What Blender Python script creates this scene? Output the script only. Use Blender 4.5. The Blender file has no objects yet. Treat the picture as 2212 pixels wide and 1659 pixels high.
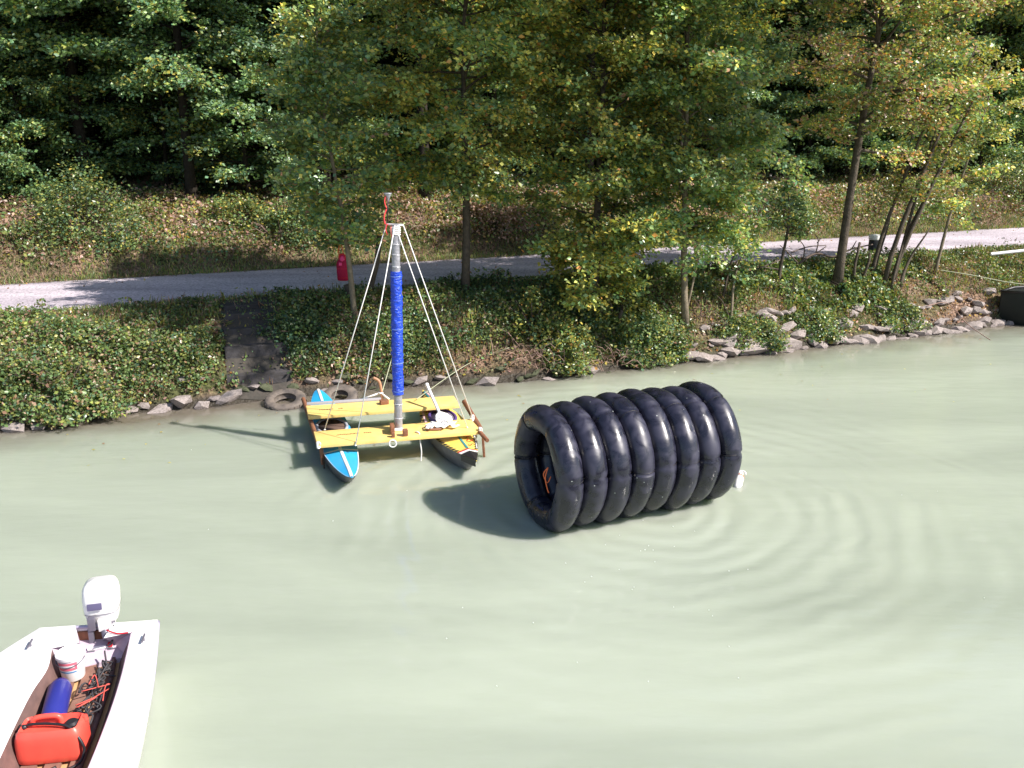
import bpy, bmesh, math, random
import numpy as np
from mathutils import Vector, Matrix

R = math.radians
scene = bpy.context.scene
col = scene.collection
random.seed(7)
rng = np.random.default_rng(7)
S = 1.35                     # the place is laid out in units of 1.35 m; everything is scaled to metres at the very end

# ------------------------------------------------------------------ camera, sky, sun, exposure
PITCH = R(16.6); FPX = 887.0; CAM_H = 4.0
cam_d = bpy.data.cameras.new('camera'); cam = bpy.data.objects.new('camera', cam_d); col.objects.link(cam)
cam.location = (0, 0, CAM_H); cam.rotation_euler = (R(90) - PITCH, 0, 0)
cam_d.lens = FPX / 1024 * 36; cam_d.sensor_width = 36; cam_d.clip_end = 2000; cam_d.clip_start = 0.1
scene.camera = cam

SUN_EL = R(42.5); sa = R(-21)                       # low autumn sun from the right, slightly behind the camera
to_sun = Vector((math.cos(SUN_EL) * math.cos(sa), math.cos(SUN_EL) * math.sin(sa), math.sin(SUN_EL)))
world = bpy.data.worlds.new('World'); scene.world = world; world.use_nodes = True
nt = world.node_tree; nt.nodes.clear()
sky = nt.nodes.new('ShaderNodeTexSky'); sky.sky_type = 'NISHITA'; sky.sun_disc = False
sky.sun_elevation = SUN_EL; sky.sun_rotation = math.atan2(to_sun.x, to_sun.y)
bg = nt.nodes.new('ShaderNodeBackground'); bg.inputs['Strength'].default_value = 0.095
wo = nt.nodes.new('ShaderNodeOutputWorld')
nt.links.new(sky.outputs[0], bg.inputs[0]); nt.links.new(bg.outputs[0], wo.inputs[0])
sun_d = bpy.data.lights.new('sun', 'SUN'); sun_d.energy = 5.0; sun_d.angle = R(0.5); sun_d.color = (1.0, 0.94, 0.86)
sun = bpy.data.objects.new('sun', sun_d); col.objects.link(sun)
sun.rotation_euler = to_sun.to_track_quat('Z', 'Y').to_euler()
vs = scene.view_settings
vs.view_transform = 'Standard'; vs.look = 'None'; vs.exposure = 0.78; vs.gamma = 1.0; vs.use_curve_mapping = False
scene.render.engine = 'CYCLES'
scene.cycles.max_bounces = 7; scene.cycles.transparent_max_bounces = 4
scene.cycles.diffuse_bounces = 3; scene.cycles.glossy_bounces = 3; scene.cycles.transmission_bounces = 3

# ------------------------------------------------------------------ where a picture point lies in the place
KX = 1024 / 2212
def ray(x, y):
    dx = (x * KX - 512) / FPX; dy = (384 - y * KX) / FPX
    return np.array((dx, math.cos(PITCH) + dy * math.sin(PITCH), -math.sin(PITCH) + dy * math.cos(PITCH)))
def at(x, y, z):
    d = ray(x, y); t = (z - CAM_H) / d[2]; return Vector((d[0] * t, d[1] * t, z))
def atY(x, y, Y):
    d = ray(x, y); t = Y / d[1]; return Vector((d[0] * t, Y, CAM_H + d[2] * t))

# bank coordinates: s along the canal, n inland from the water
def to_xy(s, n): return .934 * s - .357 * n, .357 * s + .934 * n + 13.86
def to_sn(x, y): y = y - 13.86; return .934 * x + .357 * y, -.357 * x + .934 * y
EDGE_S = [-30, -12, -7.4, -6.6, -5.9, -4.5, -3.7, -1.6, .1, 1.9, 3.5, 6.3, 8.5, 10.8, 13, 45]
EDGE_N = [0, .1, 0, -.22, .15, .07, .15, -.02, -.4, -.3, -.27, -.17, -.2, 0, .1, 0]
PR_M = [-8, -1.5, -.3, 0, .3, .75, 1.3, 2.0, 5.0, 5.15, 5.8, 6.7, 8.2, 11, 18, 34, 90]
PR_H = [-2.5, -1.0, -.22, -.02, .3, .75, 1.05, 1.17, 1.17, 1.22, 1.72, 2.05, 2.25, 3.0, 7, 16, 50]
def vnoise(x, y, seed=0):
    xi = np.floor(x).astype(np.int64); yi = np.floor(y).astype(np.int64); fx = x - xi; fy = y - yi
    fx = fx * fx * (3 - 2 * fx); fy = fy * fy * (3 - 2 * fy)
    def h(a, b):
        v = (a * 374761393 + b * 668265263 + seed * 982451653) & 0x7fffffff
        v = ((v ^ (v >> 13)) * 1274126177) & 0x7fffffff
        return ((v ^ (v >> 16)) & 0xffff) / 65535.0
    return (h(xi, yi) * (1 - fx) + h(xi + 1, yi) * fx) * (1 - fy) + (h(xi, yi + 1) * (1 - fx) + h(xi + 1, yi + 1) * fx) * fy
def hgt(s, n):
    s = np.asarray(s, float); n = np.asarray(n, float)
    e = np.interp(s, EDGE_S, EDGE_N); k = np.clip(1 - n / 2.0, 0, 1)
    m = n - e * k
    h = np.interp(m, PR_M, PR_H)
    w = np.clip((m + .2) / .6, 0, 1) * np.clip((2.0 - m) / .5, 0, 1) + np.clip((m - 5.1) / .8, 0, 1)
    return h + w * ((vnoise(s * 1.3, n * 1.3, 3) - .5) * .22 + (vnoise(s * 4, n * 4, 5) - .5) * .07)
def hxy(x, y):
    s, n = to_sn(x, y); return float(hgt(s, n))
def ground(x, y):
    """the point of the bank that shows at picture point x, y"""
    d = ray(x, y); p = None
    for t in np.arange(9, 40, .03):
        q = np.array((0, 0, CAM_H)) + d * t
        if q[2] <= max(0.0, hxy(q[0], q[1])): return Vector(q)
    return Vector(q)

# ------------------------------------------------------------------ materials
MATS = {}
def mat(name, color, rough=.6, spec=.5, metal=0, noise=None, bump=None, coat=0, sss=None):
    """noise=(scale, second colour, amount) / bump=(scale, strength)"""
    if name in MATS: return MATS[name]
    m = bpy.data.materials.new(name); m.use_nodes = True; n = m.node_tree.nodes; l = m.node_tree.links
    b = n['Principled BSDF']
    b.inputs['Base Color'].default_value = (*color, 1); b.inputs['Roughness'].default_value = rough
    b.inputs['Specular IOR Level'].default_value = spec; b.inputs['Metallic'].default_value = metal
    b.inputs['Coat Weight'].default_value = coat
    tc = n.new('ShaderNodeTexCoord')
    if noise:
        nz = n.new('ShaderNodeTexNoise'); nz.inputs['Scale'].default_value = noise[0]; nz.inputs['Detail'].default_value = 6
        nz.inputs['Roughness'].default_value = .65
        rp = n.new('ShaderNodeValToRGB'); rp.color_ramp.elements[0].position = .5 - .22; rp.color_ramp.elements[1].position = .5 + .22
        rp.color_ramp.elements[0].color = (*noise[1], 1); rp.color_ramp.elements[1].color = (*color, 1)
        l.new(tc.outputs['Object'], nz.inputs['Vector']); l.new(nz.outputs['Fac'], rp.inputs['Fac']); l.new(rp.outputs[0], b.inputs['Base Color'])
    if bump:
        nb = n.new('ShaderNodeTexNoise'); nb.inputs['Scale'].default_value = bump[0]; nb.inputs['Detail'].default_value = 5
        bp = n.new('ShaderNodeBump'); bp.inputs['Strength'].default_value = bump[1]; bp.inputs['Distance'].default_value = .03
        l.new(tc.outputs['Object'], nb.inputs['Vector']); l.new(nb.outputs['Fac'], bp.inputs['Height']); l.new(bp.outputs[0], b.inputs['Normal'])
    MATS[name] = m; return m

def leaf_material():
    m = bpy.data.materials.new('leaf'); m.use_nodes = True; n = m.node_tree.nodes; l = m.node_tree.links
    n.clear(); out = n.new('ShaderNodeOutputMaterial')
    a = n.new('ShaderNodeAttribute'); a.attribute_name = 'leaf_color'
    b = n.new('ShaderNodeBsdfPrincipled'); b.inputs['Roughness'].default_value = .33; b.inputs['Specular IOR Level'].default_value = .5
    t = n.new('ShaderNodeBsdfTranslucent'); mx = n.new('ShaderNodeMixShader'); mx.inputs[0].default_value = .32
    g = n.new('ShaderNodeMix'); g.data_type = 'RGBA'; g.blend_type = 'MULTIPLY'; g.inputs[0].default_value = 1
    g.inputs[7].default_value = (1.3, 1.25, .5, 1)
    l.new(a.outputs['Color'], b.inputs['Base Color']); l.new(a.outputs['Color'], g.inputs[6]); l.new(g.outputs[2], t.inputs['Color'])
    l.new(b.outputs[0], mx.inputs[1]); l.new(t.outputs[0], mx.inputs[2]); l.new(mx.outputs[0], out.inputs[0])
    return m
LEAF = leaf_material()
BARK = mat('bark', (.13, .105, .08), .9, .2, noise=(9, (.05, .042, .035), 1), bump=(30, .6))
BARK_SHADED = mat('shaded_bark', (.05, .042, .035), .95, .1, noise=(9, (.025, .022, .018), 1), bump=(30, .6))  # bark colour lowered to put the wood's shade into the trunks
BARK_PALE = mat('bark_pale', (.28, .23, .17), .85, .2, noise=(7, (.12, .1, .07), 1), bump=(26, .5))
DEAD = mat('dead_wood', (.16, .12, .10), .9, .2, noise=(14, (.07, .055, .05), 1))
STONE = mat('stone', (.50, .43, .42), .85, .3, noise=(5, (.20, .17, .15), 1), bump=(16, .8))
STONE_D = mat('mossy_stone', (.15, .15, .10), .9, .3, noise=(6, (.05, .07, .03), 1), bump=(16, .8))
PLANK = mat('yellow_plank', (.90, .66, .24), .45, .4, noise=(5, (.78, .52, .16), 1), bump=(8, .08))
PLY = mat('plywood', (.62, .40, .20), .6, .3, noise=(6, (.48, .28, .14), 1))
WOODB = mat('brown_timber', (.30, .13, .07), .7, .3, noise=(12, (.16, .07, .04), 1), bump=(30, .3))
BLUE = mat('blue_paint', (.025, .42, .74), .4, .5, noise=(2.5, (.03, .33, .68), 1), bump=(4, .05))
WHITEP = mat('white_paint', (.82, .80, .80), .35, .5)
YELLOW = mat('yellow_paint', (.84, .68, .18), .4, .5, noise=(3, (.80, .58, .10), 1))
HULLD = mat('grey_hull', (.10, .10, .12), .4, .5, noise=(5, (.06, .06, .07), 1))
HULLG = mat('worn_grey_hull', (.24, .23, .23), .5, .4, noise=(5, (.13, .12, .12), 1))
BLACK = mat('black_plastic', (.018, .016, .02), .45, .5)
RUBBER = mat('rubber', (.07, .062, .06), .7, .4, noise=(6, (.22, .18, .15), 1), bump=(20, .3))
RED = mat('red_plastic', (.86, .11, .075), .38, .5, noise=(3, (.80, .08, .06), 1), bump=(10, .05))
REDP = mat('red_paint', (.55, .015, .03), .5, .4)
DARKRED = mat('dark_red_cloth', (.42, .012, .06), .7, .2, noise=(6, (.30, .008, .04), 1), bump=(9, .4))
ORANGE = mat('orange_cord', (.75, .17, .06), .7, .3)
NAVY = mat('navy_vinyl', (.03, .035, .27), .28, .6, noise=(3, (.025, .03, .21), 1))
TARP = mat('blue_tarp', (.012, .065, .62), .33, .6)
TAPE = mat('silver_tape', (.42, .42, .46), .32, .5, metal=.35, noise=(14, (.30, .30, .34), 1), bump=(22, .4))
ROPE = mat('white_rope', (.78, .76, .74), .8, .2)
ROPEG = mat('pale_rope', (.45, .47, .33), .8, .2)
TEAL = mat('teal_paint', (.03, .22, .26), .5, .4)
CUSHION = mat('lavender_seat', (.38, .36, .55), .6, .3)
PURPLE = mat('purple_rim', (.09, .05, .22), .45, .4)
GELCOAT = mat('white_gelcoat', (.86, .84, .86), .3, .5, noise=(2, (.80, .78, .80), 1))
INNER = mat('worn_inner_hull', (.22, .13, .115), .7, .3, noise=(5, (.12, .075, .07), 1), bump=(14, .2))
GREYM = mat('grey_metal', (.17, .16, .20), .45, .5, metal=.4)
LILAC = mat('lilac_gelcoat', (.62, .52, .62), .5, .4, noise=(6, (.42, .34, .42), 1))
INK = mat('faded_ink', (.16, .05, .03), .8, .1)
TEETH = mat('charcoal_paint', (.035, .03, .035), .6, .3)

def set_tarp():
    n = TARP.node_tree.nodes; l = TARP.node_tree.links; b = n['Principled BSDF']
    tc = n.new('ShaderNodeTexCoord'); mp = n.new('ShaderNodeMapping'); mp.inputs['Scale'].default_value = (1, 1, 2.2)
    nz = n.new('ShaderNodeTexNoise'); nz.inputs['Scale'].default_value = 9; nz.inputs['Detail'].default_value = 5; nz.inputs['Distortion'].default_value = 1.2
    bp = n.new('ShaderNodeBump'); bp.inputs['Strength'].default_value = .8; bp.inputs['Distance'].default_value = .05
    l.new(tc.outputs['Object'], mp.inputs[0]); l.new(mp.outputs[0], nz.inputs['Vector']); l.new(nz.outputs[0], bp.inputs['Height']); l.new(bp.outputs[0], b.inputs['Normal'])
set_tarp()

def tube_material():
    m = bpy.data.materials.new('black_inner_tube'); m.use_nodes = True; n = m.node_tree.nodes; l = m.node_tree.links
    b = n['Principled BSDF']; tc = n.new('ShaderNodeTexCoord')
    nz = n.new('ShaderNodeTexNoise'); nz.inputs['Scale'].default_value = 4.0; nz.inputs['Detail'].default_value = 8; nz.inputs['Distortion'].default_value = 1.0
    rp = n.new('ShaderNodeValToRGB'); e = rp.color_ramp.elements
    e[0].position = .42; e[0].color = (.013, .013, .024, 1); e[1].position = .62; e[1].color = (.032, .031, .055, 1)
    rr = n.new('ShaderNodeMapRange'); rr.inputs[1].default_value = .40; rr.inputs[2].default_value = .62; rr.inputs[3].default_value = .22; rr.inputs[4].default_value = .48
    vz = n.new('ShaderNodeTexVoronoi'); vz.inputs['Scale'].default_value = 10
    sp = n.new('ShaderNodeMapRange'); sp.inputs[1].default_value = .10; sp.inputs[2].default_value = .06; sp.inputs[3].default_value = 0; sp.inputs[4].default_value = 1
    sx = n.new('ShaderNodeSeparateColor')
    gt = n.new('ShaderNodeMath'); gt.operation = 'GREATER_THAN'; gt.inputs[1].default_value = .86
    mu = n.new('ShaderNodeMath'); mu.operation = 'MULTIPLY'
    mx = n.new('ShaderNodeMix'); mx.data_type = 'RGBA'; mx.inputs[7].default_value = (.5, .53, .5, 1)
    bz = n.new('ShaderNodeTexNoise'); bz.inputs['Scale'].default_value = 12; bz.inputs['Detail'].default_value = 4
    bp = n.new('ShaderNodeBump'); bp.inputs['Strength'].default_value = .10; bp.inputs['Distance'].default_value = .02
    for x in (nz, vz, bz): l.new(tc.outputs['Object'], x.inputs['Vector'])
    l.new(nz.outputs[0], rp.inputs[0]); l.new(nz.outputs[0], rr.inputs[0]); l.new(rr.outputs[0], b.inputs['Roughness'])
    l.new(vz.outputs['Distance'], sp.inputs[0]); l.new(vz.outputs['Color'], sx.inputs[0]); l.new(sx.outputs[0], gt.inputs[0])
    l.new(sp.outputs[0], mu.inputs[0]); l.new(gt.outputs[0], mu.inputs[1]); l.new(mu.outputs[0], mx.inputs[0]); l.new(rp.outputs[0], mx.inputs[6])
    l.new(mx.outputs[2], b.inputs['Base Color']); l.new(bz.outputs[0], bp.inputs['Height']); l.new(bp.outputs[0], b.inputs['Normal'])
    b.inputs['Specular IOR Level'].default_value = .6
    return m
TUBE = tube_material()

TUBES_C = Vector((1.2, 8.85, 0))
def water_material():
    m = bpy.data.materials.new('murky_water'); m.use_nodes = True; n = m.node_tree.nodes; l = m.node_tree.links
    b = n['Principled BSDF']; b.inputs['Roughness'].default_value = .07; b.inputs['IOR'].default_value = 1.33
    b.inputs['Subsurface Weight'].default_value = 1.0; b.inputs['Subsurface Radius'].default_value = (.55, .60, .48); b.inputs['Subsurface Scale'].default_value = 1.0
    tc = n.new('ShaderNodeTexCoord')
    # silt drifts
    mp = n.new('ShaderNodeMapping'); mp.inputs['Rotation'].default_value = (0, 0, R(-20)); mp.inputs['Scale'].default_value = (.12, .45, 1)
    nz = n.new('ShaderNodeTexNoise'); nz.inputs['Scale'].default_value = 1.0; nz.inputs['Detail'].default_value = 4; nz.inputs['Distortion'].default_value = .8
    cr = n.new('ShaderNodeValToRGB'); e = cr.color_ramp.elements
    e[0].position = .3; e[0].color = (.30, .335, .275, 1); e[1].position = .7; e[1].color = (.385, .425, .35, 1)
    l.new(tc.outputs['Object'], mp.inputs[0]); l.new(mp.outputs[0], nz.inputs['Vector']); l.new(nz.outputs[0], cr.inputs[0])
    # brown shallows over the stones near the bank
    sep = n.new('ShaderNodeSeparateXYZ'); l.new(tc.outputs['Object'], sep.inputs[0])
    def mth(op, a, c):
        q = n.new('ShaderNodeMath'); q.operation = op
        for i, v in enumerate((a, c)):
            if isinstance(v, (int, float)): q.inputs[i].default_value = v
            else: l.new(v, q.inputs[i])
        return q.outputs[0]
    nn = mth('ADD', mth('MULTIPLY', sep.outputs[0], -.357), mth('MULTIPLY', mth('SUBTRACT', sep.outputs[1], 13.86 * S), .934))
    n2 = n.new('ShaderNodeTexNoise'); n2.inputs['Scale'].default_value = .9; n2.inputs['Detail'].default_value = 5; l.new(tc.outputs['Object'], n2.inputs['Vector'])
    nn = mth('ADD', nn, mth('MULTIPLY', mth('SUBTRACT', n2.outputs[0], .5), 1.1))
    mr = n.new('ShaderNodeMapRange'); mr.inputs[1].default_value = -1.5; mr.inputs[2].default_value = -.2; l.new(nn, mr.inputs[0])
    mx = n.new('ShaderNodeMix'); mx.data_type = 'RGBA'; mx.inputs[7].default_value = (.16, .14, .11, 1)
    l.new(mr.outputs[0], mx.inputs[0]); l.new(cr.outputs[0], mx.inputs[6]); l.new(mx.outputs[2], b.inputs['Base Color'])
    # ripples spreading from the floating tubes + wind ripples
    mp2 = n.new('ShaderNodeMapping'); mp2.inputs['Location'].default_value = (-TUBES_C.x * S * 1.25, -TUBES_C.y * S, 0)
    nd = n.new('ShaderNodeTexNoise'); nd.inputs['Scale'].default_value = .7; nd.inputs['Detail'].default_value = 2
    ln = n.new('ShaderNodeVectorMath'); ln.operation = 'LENGTH'
    l.new(tc.outputs['Object'], mp2.inputs[0]); l.new(mp2.outputs[0], ln.inputs[0]); l.new(tc.outputs['Object'], nd.inputs['Vector'])
    rad = mth('ADD', ln.outputs['Value'], mth('MULTIPLY', nd.outputs[0], .7))
    wave = mth('MULTIPLY', mth('SINE', mth('MULTIPLY', rad, 15.0), 0), 1.0)
    wave2 = mth('MULTIPLY', mth('SINE', mth('MULTIPLY', rad, 7.1), 0), .8)
    fade = n.new('ShaderNodeMapRange'); fade.inputs[1].default_value = 1.0; fade.inputs[2].default_value = 6.8; fade.inputs[3].default_value = 1; fade.inputs[4].default_value = 0.0
    l.new(ln.outputs['Value'], fade.inputs[0])
    patch = n.new('ShaderNodeTexNoise'); patch.inputs['Scale'].default_value = .45; l.new(tc.outputs['Object'], patch.inputs['Vector'])
    ring = mth('MULTIPLY', mth('MULTIPLY', mth('ADD', wave, wave2), fade.outputs[0]), mth('MULTIPLY', mth('POWER', patch.outputs[0], 2.0), .023))
    mp3 = n.new('ShaderNodeMapping'); mp3.inputs['Rotation'].default_value = (0, 0, R(-12)); mp3.inputs['Scale'].default_value = (.8, 2.4, 1)
    w1 = n.new('ShaderNodeTexNoise'); w1.inputs['Scale'].default_value = 1.6; w1.inputs['Detail'].default_value = 4
    l.new(tc.outputs['Object'], mp3.inputs[0]); l.new(mp3.outputs[0], w1.inputs['Vector'])
    hh = mth('ADD', ring, mth('MULTIPLY', w1.outputs[0], .009))
    bp = n.new('ShaderNodeBump'); bp.inputs['Strength'].default_value = 1.0; bp.inputs['Distance'].default_value = 1.0
    l.new(hh, bp.inputs['Height']); l.new(bp.outputs[0], b.inputs['Normal'])
    return m
WATER = water_material()

def ground_material():
    m = bpy.data.materials.new('bank_soil'); m.use_nodes = True; n = m.node_tree.nodes; l = m.node_tree.links
    b = n['Principled BSDF']; b.inputs['Roughness'].default_value = .95; b.inputs['Specular IOR Level'].default_value = .15
    tc = n.new('ShaderNodeTexCoord')
    n1 = n.new('ShaderNodeTexNoise'); n1.inputs['Scale'].default_value = 1.1; n1.inputs['Detail'].default_value = 8
    n2 = n.new('ShaderNodeTexNoise'); n2.inputs['Scale'].default_value = 14; n2.inputs['Detail'].default_value = 6
    r1 = n.new('ShaderNodeValToRGB'); e = r1.color_ramp.elements
    e[0].position = .38; e[0].color = (.09, .10, .045, 1); e[1].position = .62; e[1].color = (.25, .17, .13, 1)
    r2 = n.new('ShaderNodeValToRGB'); e = r2.color_ramp.elements
    e[0].position = .35; e[0].color = (.35, .35, .35, 1); e[1].position = .7; e[1].color = (1.35, 1.3, 1.2, 1)
    mx = n.new('ShaderNodeMix'); mx.data_type = 'RGBA'; mx.blend_type = 'MULTIPLY'; mx.inputs[0].default_value = 1
    bp = n.new('ShaderNodeBump'); bp.inputs['Strength'].default_value = .9; bp.inputs['Distance'].default_value = .06
    for q in (n1, n2): l.new(tc.outputs['Object'], q.inputs['Vector'])
    l.new(n1.outputs[0], r1.inputs[0]); l.new(n2.outputs[0], r2.inputs[0]); l.new(r1.outputs[0], mx.inputs[6]); l.new(r2.outputs[0], mx.inputs[7])
    sz = n.new('ShaderNodeSeparateXYZ'); l.new(tc.outputs['Object'], sz.inputs[0])
    wz = n.new('ShaderNodeMath'); wz.operation = 'MULTIPLY_ADD'; wz.inputs[1].default_value = -.25; l.new(n1.outputs[0], wz.inputs[0]); l.new(sz.outputs[2], wz.inputs[2])
    wm = n.new('ShaderNodeMapRange'); wm.inputs[1].default_value = .12; wm.inputs[2].default_value = -.02; wm.inputs[3].default_value = 0; wm.inputs[4].default_value = 1; l.new(wz.outputs[0], wm.inputs[0])
    wx = n.new('ShaderNodeMix'); wx.data_type = 'RGBA'; wx.inputs[7].default_value = (.05, .042, .032, 1); l.new(wm.outputs[0], wx.inputs[0]); l.new(mx.outputs[2], wx.inputs[6])
    wr = n.new('ShaderNodeMapRange'); wr.inputs[3].default_value = .95; wr.inputs[4].default_value = .35; l.new(wm.outputs[0], wr.inputs[0]); l.new(wr.outputs[0], b.inputs['Roughness'])
    l.new(wx.outputs[2], b.inputs['Base Color']); l.new(n2.outputs[0], bp.inputs['Height']); l.new(bp.outputs[0], b.inputs['Normal'])
    return m
SOIL = ground_material()
def path_material():
    m = bpy.data.materials.new('pale_gravel'); m.use_nodes = True; n = m.node_tree.nodes; l = m.node_tree.links
    b = n['Principled BSDF']; b.inputs['Roughness'].default_value = .9; b.inputs['Specular IOR Level'].default_value = .2
    tc = n.new('ShaderNodeTexCoord')
    mp = n.new('ShaderNodeMapping'); mp.inputs['Rotation'].default_value = (0, 0, R(-21)); mp.inputs['Scale'].default_value = (.25, 1.3, 1)
    n1 = n.new('ShaderNodeTexNoise'); n1.inputs['Scale'].default_value = 1.1; n1.inputs['Detail'].default_value = 5
    n2 = n.new('ShaderNodeTexNoise'); n2.inputs['Scale'].default_value = 22; n2.inputs['Detail'].default_value = 5
    r1 = n.new('ShaderNodeValToRGB'); e = r1.color_ramp.elements
    e[0].position = .35; e[0].color = (.42, .37, .42, 1); e[1].position = .65; e[1].color = (.62, .55, .61, 1)
    r2 = n.new('ShaderNodeValToRGB'); e = r2.color_ramp.elements
    e[0].position = .32; e[0].color = (.5, .5, .5, 1); e[1].position = .56; e[1].color = (1, 1, 1, 1)
    mx = n.new('ShaderNodeMix'); mx.data_type = 'RGBA'; mx.blend_type = 'MULTIPLY'; mx.inputs[0].default_value = 1
    bp = n.new('ShaderNodeBump'); bp.inputs['Strength'].default_value = .5; bp.inputs['Distance'].default_value = .02
    l.new(tc.outputs['Object'], mp.inputs[0]); l.new(mp.outputs[0], n1.inputs['Vector']); l.new(tc.outputs['Object'], n2.inputs['Vector'])
    l.new(n1.outputs[0], r1.inputs[0]); l.new(n2.outputs[0], r2.inputs[0]); l.new(r1.outputs[0], mx.inputs[6]); l.new(r2.outputs[0], mx.inputs[7])
    l.new(mx.outputs[2], b.inputs['Base Color']); l.new(n2.outputs[0], bp.inputs['Height']); l.new(bp.outputs[0], b.inputs['Normal'])
    return m
GRAVEL = path_material()

# ------------------------------------------------------------------ mesh helpers
WL = {}            # world place of each thing (all its parts share that origin)
class MB:
    def __init__(self): self.v = []; self.f = []; self.n = 0
    def add(self, v, f):
        v = np.asarray(v, float); self.v.append(v); self.f += [tuple(i + self.n for i in q) for q in f]; self.n += len(v); return self
    def tube(self, pts, rad, seg=8, cap=True, flat=1.0):
        P = [Vector(p) for p in pts]; m = len(P)
        if isinstance(rad, (int, float)): rad = [rad] * m
        vs_ = []; up = None
        for i, p in enumerate(P):
            t = (P[min(i + 1, m - 1)] - P[max(i - 1, 0)]).normalized()
            if up is None: up = Vector((0, 0, 1)) if abs(t.z) < .9 else Vector((1, 0, 0))
            a = t.cross(up)
            if a.length < 1e-6: a = t.cross(Vector((.3, 1, .1)))
            a.normalize(); b = a.cross(t).normalized(); up = b
            for k in range(seg):
                w = 2 * math.pi * k / seg
                vs_.append(p + a * (math.cos(w) * rad[i]) + b * (math.sin(w) * rad[i] * flat))
        fs = [(i * seg + k, i * seg + (k + 1) % seg, (i + 1) * seg + (k + 1) % seg, (i + 1) * seg + k) for i in range(m - 1) for k in range(seg)]
        if cap: fs += [tuple(range(seg - 1, -1, -1)), tuple((m - 1) * seg + k for k in range(seg))]
        return self.add([tuple(q) for q in vs_], fs)
    def box(self, c, size, M=None):
        M = M or Matrix.Identity(3); c = Vector(c)
        v = [tuple(c + M @ Vector((sx * size[0] / 2, sy * size[1] / 2, sz * size[2] / 2))) for sz in (-1, 1) for sy in (-1, 1) for sx in (-1, 1)]
        return self.add(v, [(0, 2, 3, 1), (4, 5, 7, 6), (0, 1, 5, 4), (2, 6, 7, 3), (0, 4, 6, 2), (1, 3, 7, 5)])
    def slab(self, quad, z0, z1):
        """quad: four (x, y) points in order, extruded from z0 to z1"""
        v = [(x, y, z0) for x, y in quad] + [(x, y, z1) for x, y in quad]; k = len(quad)
        return self.add(v, [tuple(range(k - 1, -1, -1)), tuple(range(k, 2 * k))] + [(i, (i + 1) % k, k + (i + 1) % k, k + i) for i in range(k)])
    def loft(self, rings, cap=True, close=True):
        m = len(rings); k = len(rings[0]); v = [p for r in rings for p in r]
        f = [(i * k + j, i * k + (j + 1) % k, (i + 1) * k + (j + 1) % k, (i + 1) * k + j) for i in range(m - 1) for j in range(k if close else k - 1)]
        if cap: f += [tuple(range(k - 1, -1, -1)), tuple((m - 1) * k + j for j in range(k))]
        return self.add(v, f)
    def lathe(self, prof, c, M=None, seg=20, sx=1.0):
        M = M or Matrix.Identity(3); c = Vector(c)
        return self.loft([[tuple(c + M @ Vector((r * sx * math.cos(2 * math.pi * k / seg), r * math.sin(2 * math.pi * k / seg), z))) for k in range(seg)] for r, z in prof])
    def torus(self, c, R1, r, M=None, seg=32, sub=10, ex=1.0, arc=(0, 2 * math.pi)):
        M = M or Matrix.Identity(3); c = Vector(c); full = arc[1] - arc[0] > 6.2
        rings = []
        for i in range(seg if full else seg + 1):
            a = arc[0] + (arc[1] - arc[0]) * i / seg
            rings.append([tuple(c + M @ Vector(((R1 * ex + r * math.cos(w)) * math.cos(a), (R1 + r * math.cos(w)) * math.sin(a), r * math.sin(w)))) for w in [2 * math.pi * k / sub for k in range(sub)]])
        if full: rings.append(rings[0])
        return self.loft(rings, cap=not full)
    def build(self, name, material, parent=None, loc=None, smooth=True, bevel=0, auto=None):
        o0 = WL[parent.name] if parent else Vector(loc or (0, 0, 0))
        V = np.concatenate(self.v) - np.array(o0)
        me = bpy.data.meshes.new(name); me.from_pydata(V.tolist(), [], self.f); me.update()
        if bevel:
            bm = bmesh.new(); bm.from_mesh(me); bmesh.ops.recalc_face_normals(bm, faces=bm.faces)
            es = [e for e in bm.edges if len(e.link_faces) == 2 and e.calc_face_angle(0) > R(30)]
            bmesh.ops.bevel(bm, geom=es, offset=bevel, segments=2, affect='EDGES', profile=.6); bm.to_mesh(me); bm.free()
        else:
            bm = bmesh.new(); bm.from_mesh(me); bmesh.ops.recalc_face_normals(bm, faces=bm.faces); bm.to_mesh(me); bm.free()
        if smooth:
            me.shade_smooth()
            if auto is not None or bevel: me.set_sharp_from_angle(angle=R(auto or 40))
        me.materials.append(material)
        o = bpy.data.objects.new(name, me); col.objects.link(o)
        if parent: o.parent = parent; WL[o.name] = o0
        else: o.location = o0; WL[o.name] = Vector(o0)
        return o
def tag(o, label=None, cat=None, group=None, kind=None):
    if label: o['label'] = label
    if cat: o['category'] = cat
    if group: o['group'] = group
    if kind: o['kind'] = kind
    return o
def thing(name, loc, label, cat, group=None):
    o = bpy.data.objects.new(name, None); col.objects.link(o); o.location = loc; o.empty_display_size = .2
    WL[o.name] = Vector(loc); return tag(o, label, cat, group)
def rotz(a): return Matrix.Rotation(a, 3, 'Z')
def smooth_line(pts, k=6):
    P = [Vector(p) for p in pts]; out = []
    for i in range(len(P) - 1):
        p0 = P[max(i - 1, 0)]; p1 = P[i]; p2 = P[i + 1]; p3 = P[min(i + 2, len(P) - 1)]
        for j in range(k):
            t = j / k
            out.append(.5 * ((2 * p1) + (p2 - p0) * t + (2 * p0 - 5 * p1 + 4 * p2 - p3) * t * t + (3 * p1 - p0 - 3 * p2 + p3) * t ** 3))
    out.append(P[-1]); return out

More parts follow.
